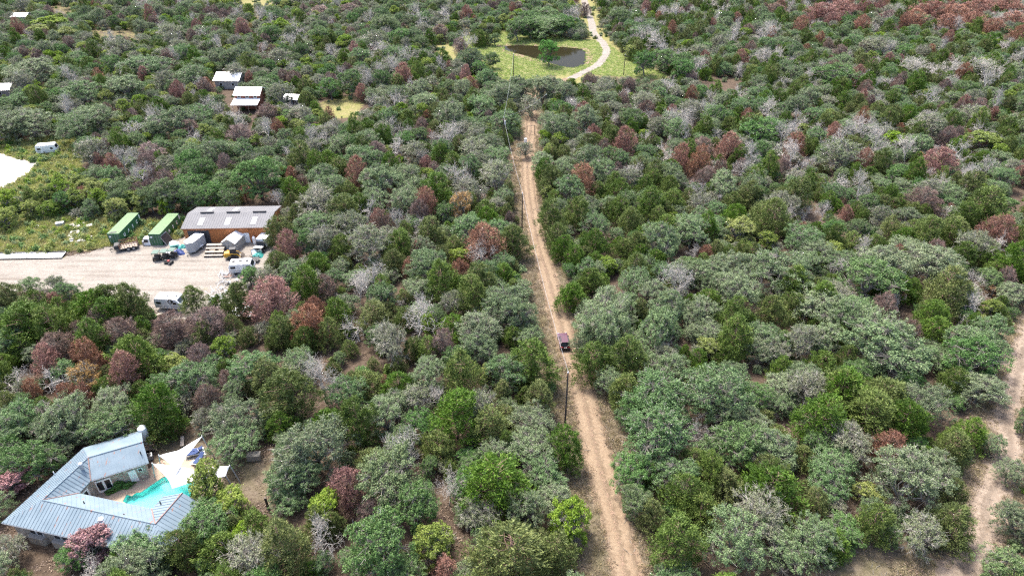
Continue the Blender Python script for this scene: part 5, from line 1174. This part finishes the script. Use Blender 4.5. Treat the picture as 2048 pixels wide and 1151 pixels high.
def camper(p, rz, L_, label, slant=.5, spare=False, vents=2, H_=2.5, extra=None, door=.55):
    o = thing('camper_trailer', label, 'camper', p, rz, 'white camper trailers'); Wd = 2.2
    P = [(-L_ / 2, .5), (L_ / 2 - .15, .5), (L_ / 2, 1.3), (L_ / 2 - slant, H_), (-L_ / 2 + .25, H_), (-L_ / 2, 1.6)]
    MB().prism([Vector((x, -Wd / 2, z)) for x, z in P], (0, Wd, 0)).build('body', 'white_metal', o, bevel=.05)
    MB().box((-slant / 2 + .1, 0, H_ + .02), (L_ - slant - .5, Wd - .15, .04)).build('roof', 'white_paint', o)
    for sgn in (-1, 1):
        y = sgn * (Wd / 2 + .012)
        for x, w_ in ((-L_ * .32, .9), (L_ * .28, .6)):
            f = MB().box((x, y, 1.65), (w_ + .12, .03, .62)).build('window', 'white_paint', o); MB().box((x, y + sgn * .012, 1.65), (w_, .03, .5)).build('pane', 'dark_glass', f)
        MB().box((0, y, .95), (L_ * .92, .02, .12)).build('stripe', 'steel', o)
        for x in (-.35, .4): wheel(o, (x, sgn * (Wd / 2 - .12), .32), .32, .2)
    d = MB().box((L_ * (door - .5), -Wd / 2 - .014, 1.4), (.65, .03, 1.65)).build('door', 'white_paint', o); MB().box((L_ * (door - .5) + .24, -Wd / 2 - .035, 1.35), (.06, .03, .12)).build('handle', 'black', d)
    MB().box((L_ / 2 - slant * .5, 0, 1.92), (.05, 1.6, .7), ry=-math.atan2(slant, H_ - 1.3)).build('front_window', 'dark_glass', o)
    for k in range(vents): MB().box((-L_ * .3 + k * L_ * .55 / max(1, vents - 1), 0, H_ + .12), (.5, .5, .16)).build('roof_vent', 'skylight' if not extra else extra, o, bevel=.03)
    mb = MB(); mb.tube((L_ / 2 - .2, -.5, .48), (L_ / 2 + 1.1, 0, .48), .05); mb.tube((L_ / 2 - .2, .5, .48), (L_ / 2 + 1.1, 0, .48), .05); mb.tube((L_ / 2 + 1, 0, 0), (L_ / 2 + 1, 0, .6), .05); mb.build('drawbar', 'black', o)
    if spare:
        t = MB().tube((.75, -Wd / 2 - .05, 2.15), (.75, -Wd / 2 - .25, 2.15), .42, n=16).build('spare_wheel', 'rubber', o); MB().tube((.75, -Wd / 2 - .25, 2.15), (.75, -Wd / 2 - .28, 2.15), .22, n=12).build('rim', 'white_metal', t)
    return o
camper(at(340, 622) + Vector((0, 1.2, 0)), math.radians(-5), 4.9, 'white camper trailer with spare wheel parked at the near edge of the gravel yard', .9, True, 3)
camper(at(94, 309) + Vector((0, 1.0, 0)), math.radians(14), 5.0, 'white camper trailer standing in weeds beside the pale pad', .4, False, 1, door=.3)
camper(at(484, 545) + Vector((0.2, .4, 0)), math.radians(8), 4.6, 'old white camper with three dark roof vents beside the scrap', .6, False, 3, 2.3, 'black')
flat_panel('timber_board', 'pale board lying on the ground behind the yard camper', 'board', at(317, 628), (1.4, .6, .05), .7, 0.02, 'pale_wood')
# long white frame lying at the yard edge
o = thing('billboard_frame', 'long white sheet panel with dark steel frame lying at the yard edge', 'panel', at(62, 513), 0.035)
for k in range(4): MB().box((-5.4 + k * 3.4, 0, .22), (3.3, 1.9, .05), rx=.12).build('panel_sheet', 'white_paint', o)
for y, z in ((-1.0, .14), (1.0, .42)): MB().box((-.3, y, z), (13.7, .2, .22)).build('long_rail', 'black', o)
for x in (-7.1, -.4, 6.5): MB().box((x, 0, .32), (.12, 2.0, .14), rx=.12).build('cross_bar', 'steel', o)
mb = MB(); mb.tube((-.4, -.9, .3), (.8, .6, .48), .05); mb.tube((-.4, .9, .5), (2.4, .3, .45), .04); mb.build('brace', 'steel', o)
# scrap along the yard's east edge: single frames, then the loose rest
R_ = random.Random(5)
scr = [('steel_crate', 'grey wire crate lying nearest the scrap at the yard edge', (458, 551), (2.2, 1.4, .7)), ('steel_crate', 'rusty low steel crate touching the old camper', (470, 541), (2.0, 1.6, .6)), ('steel_crate', 'brown slatted crate at the wood edge beside the old camper', (490, 553), (1.9, 1.3, .5))]
for nm, lb, p, d in scr:
    o = thing(nm, lb, 'crate', at(*p), R_.uniform(-.6, .6), 'scrap crates'); 
    for s_ in (-1, 1):
        for k in range(3): MB().box((0, s_ * d[1] / 2, .12 + k * d[2] / 2.4), (d[0], .05, .07)).build('side_bar', 'steel', o); MB().box((s_ * d[0] / 2, 0, .12 + k * d[2] / 2.4), (.05, d[1], .07)).build('end_bar', 'steel', o)
    MB().box((0, 0, .1), (d[0], d[1], .05)).build('floor', 'rust', o)
mb = MB()
for k in range(90):
    t = R_.random(); p = at(440 + 50 * R_.random() * (1 - t * .4) - 30 * t, 545 + 60 * t); L_ = R_.uniform(.4, 1.8); a = R_.uniform(0, 3.14); dz = R_.uniform(.05, .7)
    if k % 4 == 0: mb.box((p.x, p.y, dz * .6), (L_ * .7, L_ * .5, .04), a, R_.uniform(-.5, .5))
    else: mb.tube((p.x, p.y, dz * .4 + .03), (p.x + L_ * math.cos(a), p.y + L_ * math.sin(a), dz), .04, n=5)
tag(mb.build('scrap_debris', 'galvanised'), 'loose grey scrap bars and sheets heaped at the yard edge', None, None, 'stuff')
mb = MB()
for k in range(46):
    u, v_ = R_.random(), R_.random(); p = at(140 + 42 * u, 440 + 42 * v_ + 10 * (1 - u)); mb.box((p.x, p.y, R_.uniform(.1, .5)), (R_.uniform(.5, 1.5), R_.uniform(.4, 1.0), .04), R_.uniform(0, 3), R_.uniform(-.35, .35))
tag(mb.build('sheet_debris', 'cream'), 'grey broken sheets strewn in the weeds before the containers', None, None, 'stuff')
mb = MB()
for k in range(26):
    p = at(455 + 45 * R_.random(), 608 + 26 * R_.random()); mb.box((p.x, p.y, R_.uniform(.1, .4)), (R_.uniform(.4, 1.1), R_.uniform(.3, .7), .05), R_.uniform(0, 3), R_.uniform(-.4, .4))
tag(mb.build('white_debris', 'white_metal'), 'white broken panels strewn between the junipers and the yard', None, None, 'stuff')
o = thing('chest_freezer', 'white box standing in tall weeds beyond the containers', 'box', at(122, 452), .2); MB().box((0, 0, .45), (1.5, .8, .8)).build('body', 'galvanised', o); MB().box((0, 0, .88), (1.55, .85, .07)).build('lid', 'white_paint', o)
flat_panel('plastic_sheet', 'crumpled white plastic sheet in the weeds near the pad', 'sheet', at(70, 455), (1.6, 1.1, .1), .3, .25, 'white_paint')

# ------------------------------------------------------------------ far buildings
def far_house(name, label, p, rz, w, d, h, rh, wall, roof, lean=0, wn_=3):
    o = thing(name, label, 'house', p, rz)
    MB().prism([Vector((-w / 2, 0, 0)), Vector((-w / 2, d, 0)), Vector((-w / 2, d, h)), Vector((-w / 2, d / 2, rh)), Vector((-w / 2, 0, h))], (w, 0, 0)).build('wall', wall, o)
    for s_ in (0, 1):
        y0, y1 = (-.5, d / 2) if s_ == 0 else (d + .5, d / 2)
        P = [Vector((-w / 2 - .4, y0, h - .1)), Vector((w / 2 + .4, y0, h - .1)), Vector((w / 2 + .4, y1, rh + .05)), Vector((-w / 2 - .4, y1, rh + .05))]
        ro = MB().prism(P, (0, 0, .1)).build('roof_slope', roof, o); mb = MB(); plane_ribs(mb, [q + Vector((0, 0, .1)) for q in P], P[3] - P[0], .6, .06, .04); tag(mb.build('seams', roof, ro), kind='stuff')
    if lean:
        P = [Vector((-w / 2 - .3, -lean, h - 1.9)), Vector((w / 2 + .3, -lean, h - 1.9)), Vector((w / 2 + .3, -.02, h - 1.1)), Vector((-w / 2 - .3, -.02, h - 1.1))]
        MB().prism(P, (0, 0, .1)).build('porch_roof', roof, o)
        for k in range(4): MB().tube((-w / 2 + .2 + k * (w - .4) / 3, -lean + .25, 0), (-w / 2 + .2 + k * (w - .4) / 3, -lean + .25, h - 1.85), .07, n=6).build('porch_post', 'wood', o)
    for k in range(wn_):
        f = MB().box((-w / 2 + w * (k + .5) / wn_, -.03, h - .55 if lean else h * .55), (1.0, .06, .7 if lean else 1.0)).build('window', 'white_paint', o); MB().box((-w / 2 + w * (k + .5) / wn_, -.07, h - .55 if lean else h * .55), (.8, .03, .5 if lean else .8)).build('pane', 'dark_glass', f)
    return o
mat('brick_red', (0.27, 0.10, 0.065), (0.20, 0.075, 0.05), 3, 0.85)
far_house('brick_house', 'red house with two-level white metal roof and porch amid the woods', at(492, 226) + Vector((0, 3.5, 0)), 0.0, 7.4, 6.0, 4.4, 5.8, 'brick_red', 'white_paint', 4.0)
far_house('tin_roof_barn', 'barn with sunlit white tin roof behind the red house', at(456, 178), -0.05, 8.0, 7.5, 2.8, 4.4, 'cream', 'white_paint', 0, 2)
far_house('white_roofed_shed', 'small shed with pale metal roof beside the red house', at(583, 213), -.2, 4.2, 4.0, 2.3, 3.1, 'dark_bark', 'white_metal', 0, 1)
far_house('distant_white_house', 'tiny white-roofed house at the far upper corner of the woods', at(40, 46), .1, 6.5, 6, 2.6, 3.6, 'cream', 'white_paint', 0, 3)
far_house('roadside_white_shed', 'white-roofed shed half hidden by oaks at the edge of the woods', at(4, 196), .1, 6, 5, 2.6, 3.8, 'steel', 'white_metal', 0, 1)

# ------------------------------------------------------------------ poles, wires, gate and the car
def pole(p, h, label, arm=False):
    o = thing('utility_pole', label, 'utility pole', p, 0, 'utility poles')
    MB().tube((0, 0, -.2), (0, 0, h), .15, .10, n=10).build('shaft', 'pole_wood', o)
    MB().tube((0, 0, h), (0, 0, h + .22), .06, .04, n=8).build('insulator', 'white_metal', o)
    MB().tube((.0, 0, h - .02), (0, 0, h + .01), .125, n=10).build('cap', 'galvanised', o)
    if arm: MB().box((0, 0, h - .6), (1.6, .1, .12)).build('crossarm', 'wood', o); MB().tube((.32, 0, h - 1.9), (.32, 0, h - 1.0), .24, n=12).build('transformer', 'galvanised', o)
    return Vector(p) + Vector((0, 0, h + .15))
t1 = pole(at(1130, 847), 9.6, 'tall dark utility pole beside the dirt road, nearest of the poles'); t2 = pole(at(1044, 463), 9.0, 'dark utility pole at the roadside beyond the maroon car')
t3 = pole(at(1008, 300), 9.0, 'utility pole with crossarm beside the gate clearing', True); t4 = pole(at(1027, 162), 9.0, 'thin utility pole standing in the green meadow'); t5 = pole(at(1247, 150), 7.0, 'thin pole at the meadow side of the ranch lane'); t6 = pole(at(1091, 243), 8.0, 'thin pole among trees beyond the gate')
def wire(a, b, sag, label):
    mb = MB(); P = [a.lerp(b, k / 12) - Vector((0, 0, sag * 4 * (k / 12) * (1 - k / 12))) for k in range(13)]
    for i in range(12): mb.tube(P[i], P[i + 1], .018, n=4, cap=False)
    tag(mb.build('power_line', 'steel'), label, 'cable')
wire(t2, t3, 1.2, 'thin grey power line from the roadside pole to the gate pole'); wire(t3, t4, 1.5, 'thin grey power line from the gate pole to the meadow pole'); wire(t3, t6, 1.0, 'thin grey power line crossing the road by the gate'); wire(t1, t2, 1.6, 'thin grey power line along the verge between the two roadside poles')
gA, gB = at(1054, 270), at(1069, 268); o = thing('ranch_gate', 'dark pipe ranch gate across the dirt road', 'gate', gA, math.atan2(gB.y - gA.y, gB.x - gA.x)); gl = (gB - gA).length
for x in (0, gl): MB().tube((x, 0, -.1), (x, 0, 2.6), .08, n=8).build('gate_post', 'dark_bark', o)
mb = MB(); mb.tube((0, 0, 2.55), (gl, 0, 2.55), .05)
mb.build('top_bar', 'dark_bark', o)
for z in (.4, .75, 1.1): MB().tube((0, 0, z), (gl, 0, z), .03, n=6).build('rail', 'dark_bark', o)
o = thing('white_drum', 'white drum beside the road just before the gate', 'drum', at(1051, 285)); MB().tube((0, 0, 0), (0, 0, 1.1), .42, n=14).build('body', 'white_paint', o); MB().tube((0, 0, 1.1), (0, 0, 1.16), .44, n=14).build('lid', 'galvanised', o)
# the car
m_, N_, L_, b_ = nodes_of('maroon_paint'); b_.inputs['Base Color'].default_value = (0.055, 0.005, 0.011, 1); b_.inputs['Roughness'].default_value = .25; b_.inputs['Coat Weight'].default_value = .6
mat('tail_lamp', (0.35, 0.02, 0.02), (0.3, 0.02, 0.02), 2, .2)
rd_ = (at(1115, 640) - at(1127, 690)).normalized()
car = thing('parked_car', 'maroon sport utility car driving away on the dirt road under an oak branch', 'car', at(1127, 687) , math.atan2(rd_.y, rd_.x)); car.scale = (0.89, 0.89, 0.89)
def car_sec(pr, hw_):                                      # side profile lofted across the width with rounded shoulders
    n = len(pr); v = []; ys = (-hw_, -hw_ * .86, hw_ * .86, hw_)
    cx_ = sum(p[0] for p in pr) / n; cz = sum(p[1] for p in pr) / n
    for k, y in enumerate(ys):
        sc = .93 if k in (0, 3) else 1.0
        v += [(cx_ + (x - cx_) * sc, y, cz + (z - cz) * (sc if z > cz else 1)) for x, z in pr]
    f = [tuple(range(n)), tuple(range(3 * n, 4 * n))]
    for k in range(3): f += [(k * n + i, k * n + (i + 1) % n, (k + 1) * n + (i + 1) % n, (k + 1) * n + i) for i in range(n)]
    return MB().add(v, f)
car_sec([(-2.3, .45), (-2.32, .85), (-2.2, 1.05), (.95, 1.08), (2.05, .96), (2.28, .75), (2.3, .42), (1.9, .32), (-1.9, .32)], .93).build('body', 'maroon_paint', car, bevel=.02)
car_sec([(-2.15, 1.04), (-1.85, 1.62), (-1.4, 1.7), (.1, 1.7), (.35, 1.64), (1.1, 1.06)], .80).build('cabin', 'dark_glass', car)
rf = MB().box((-.75, 0, 1.72), (2.1, 1.36, .06)).build('roof', 'maroon_paint', car, bevel=.025)
for y in (-.62, .62): MB().tube((-1.6, y, 1.79), (.15, y, 1.79), .025, n=6).build('roof_rail', 'black', rf)
for x, y, tz in ((-.1, .79, .1), (-.1, -.79, -.1), (-1.25, .79, .1), (-1.25, -.79, -.1)): MB().box((x - .45, y, 1.36), (.1, .06, .62), rx=tz * 2).build('pillar', 'maroon_paint', car)
MB().box((-2.02, 0, 1.35), (.05, 1.3, .42), ry=.5).build('rear_window', 'dark_glass', car)
MB().box((-2.33, 0, .55), (.1, 1.7, .22)).build('bumper', 'black', car, bevel=.03); MB().box((2.3, 0, .5), (.1, 1.7, .25)).build('bumper', 'black', car, bevel=.03)
MB().box((-2.34, 0, .88), (.03, .5, .14)).build('number_plate', 'white_paint', car)
for y in (-.72, .72): MB().box((-2.27, y, .95), (.08, .25, .28)).build('tail_light', 'tail_lamp', car); MB().box((2.2, y, .82), (.12, .35, .16)).build('headlight', 'skylight', car); MB().box((.75, y * 1.42, 1.15), (.12, .2, .14)).build('mirror', 'maroon_paint', car)
for x in (-1.42, 1.4):
    for y in (-.84, .84): wheel(car, (x, y, .36), .36, .22)
for y in (-.935, .935):
    for x in (-.95, .1): dd = MB().box((x, y, .72), (.98, .01, .55)).build('door', 'maroon_paint', car); MB().box((x - .35, y * 1.01, .95), (.16, .03, .04)).build('handle', 'black', dd)
# the lane's tyre ruts: low strewn pebbles and leaves between the wheel tracks of the road
Rr = np.random.default_rng(3); pts = []
for i in range(len(ROAD) - 1):
    a, b = ROAD[i], ROAD[i + 1]; L_ = (b - a).length; t = (b - a).normalized(); nn = Vector((-t.y, t.x, 0))
    for _ in range(int(L_ * 9)):
        off = Rr.choice([Rr.normal(0.15, .12), Rr.normal(0.15, .16), RHW[i] * Rr.choice([-1, 1]) * Rr.uniform(.82, 1.1)]); p = a.lerp(b, Rr.random()) + nn * off; pts.append((p.x, p.y, .03))
pb = MB().box((0, 0, .02), (.16, .1, .05)).box((.2, .1, .02), (.1, .12, .04), .5).box((-.15, .16, .015), (.12, .08, .03), 1.0).box((.05, -.2, .015), (.09, .09, .04), .3)
me = bpy.data.meshes.new('pebbles'); me.from_pydata(pb.v, [], pb.f); me.materials.append(MATS['rut_dirt'])
spread_stuff('road_gravel', 'dark loose stones and leaves along the middle and edges of the dirt road', [me], np.array(pts), .35, .9, 12)
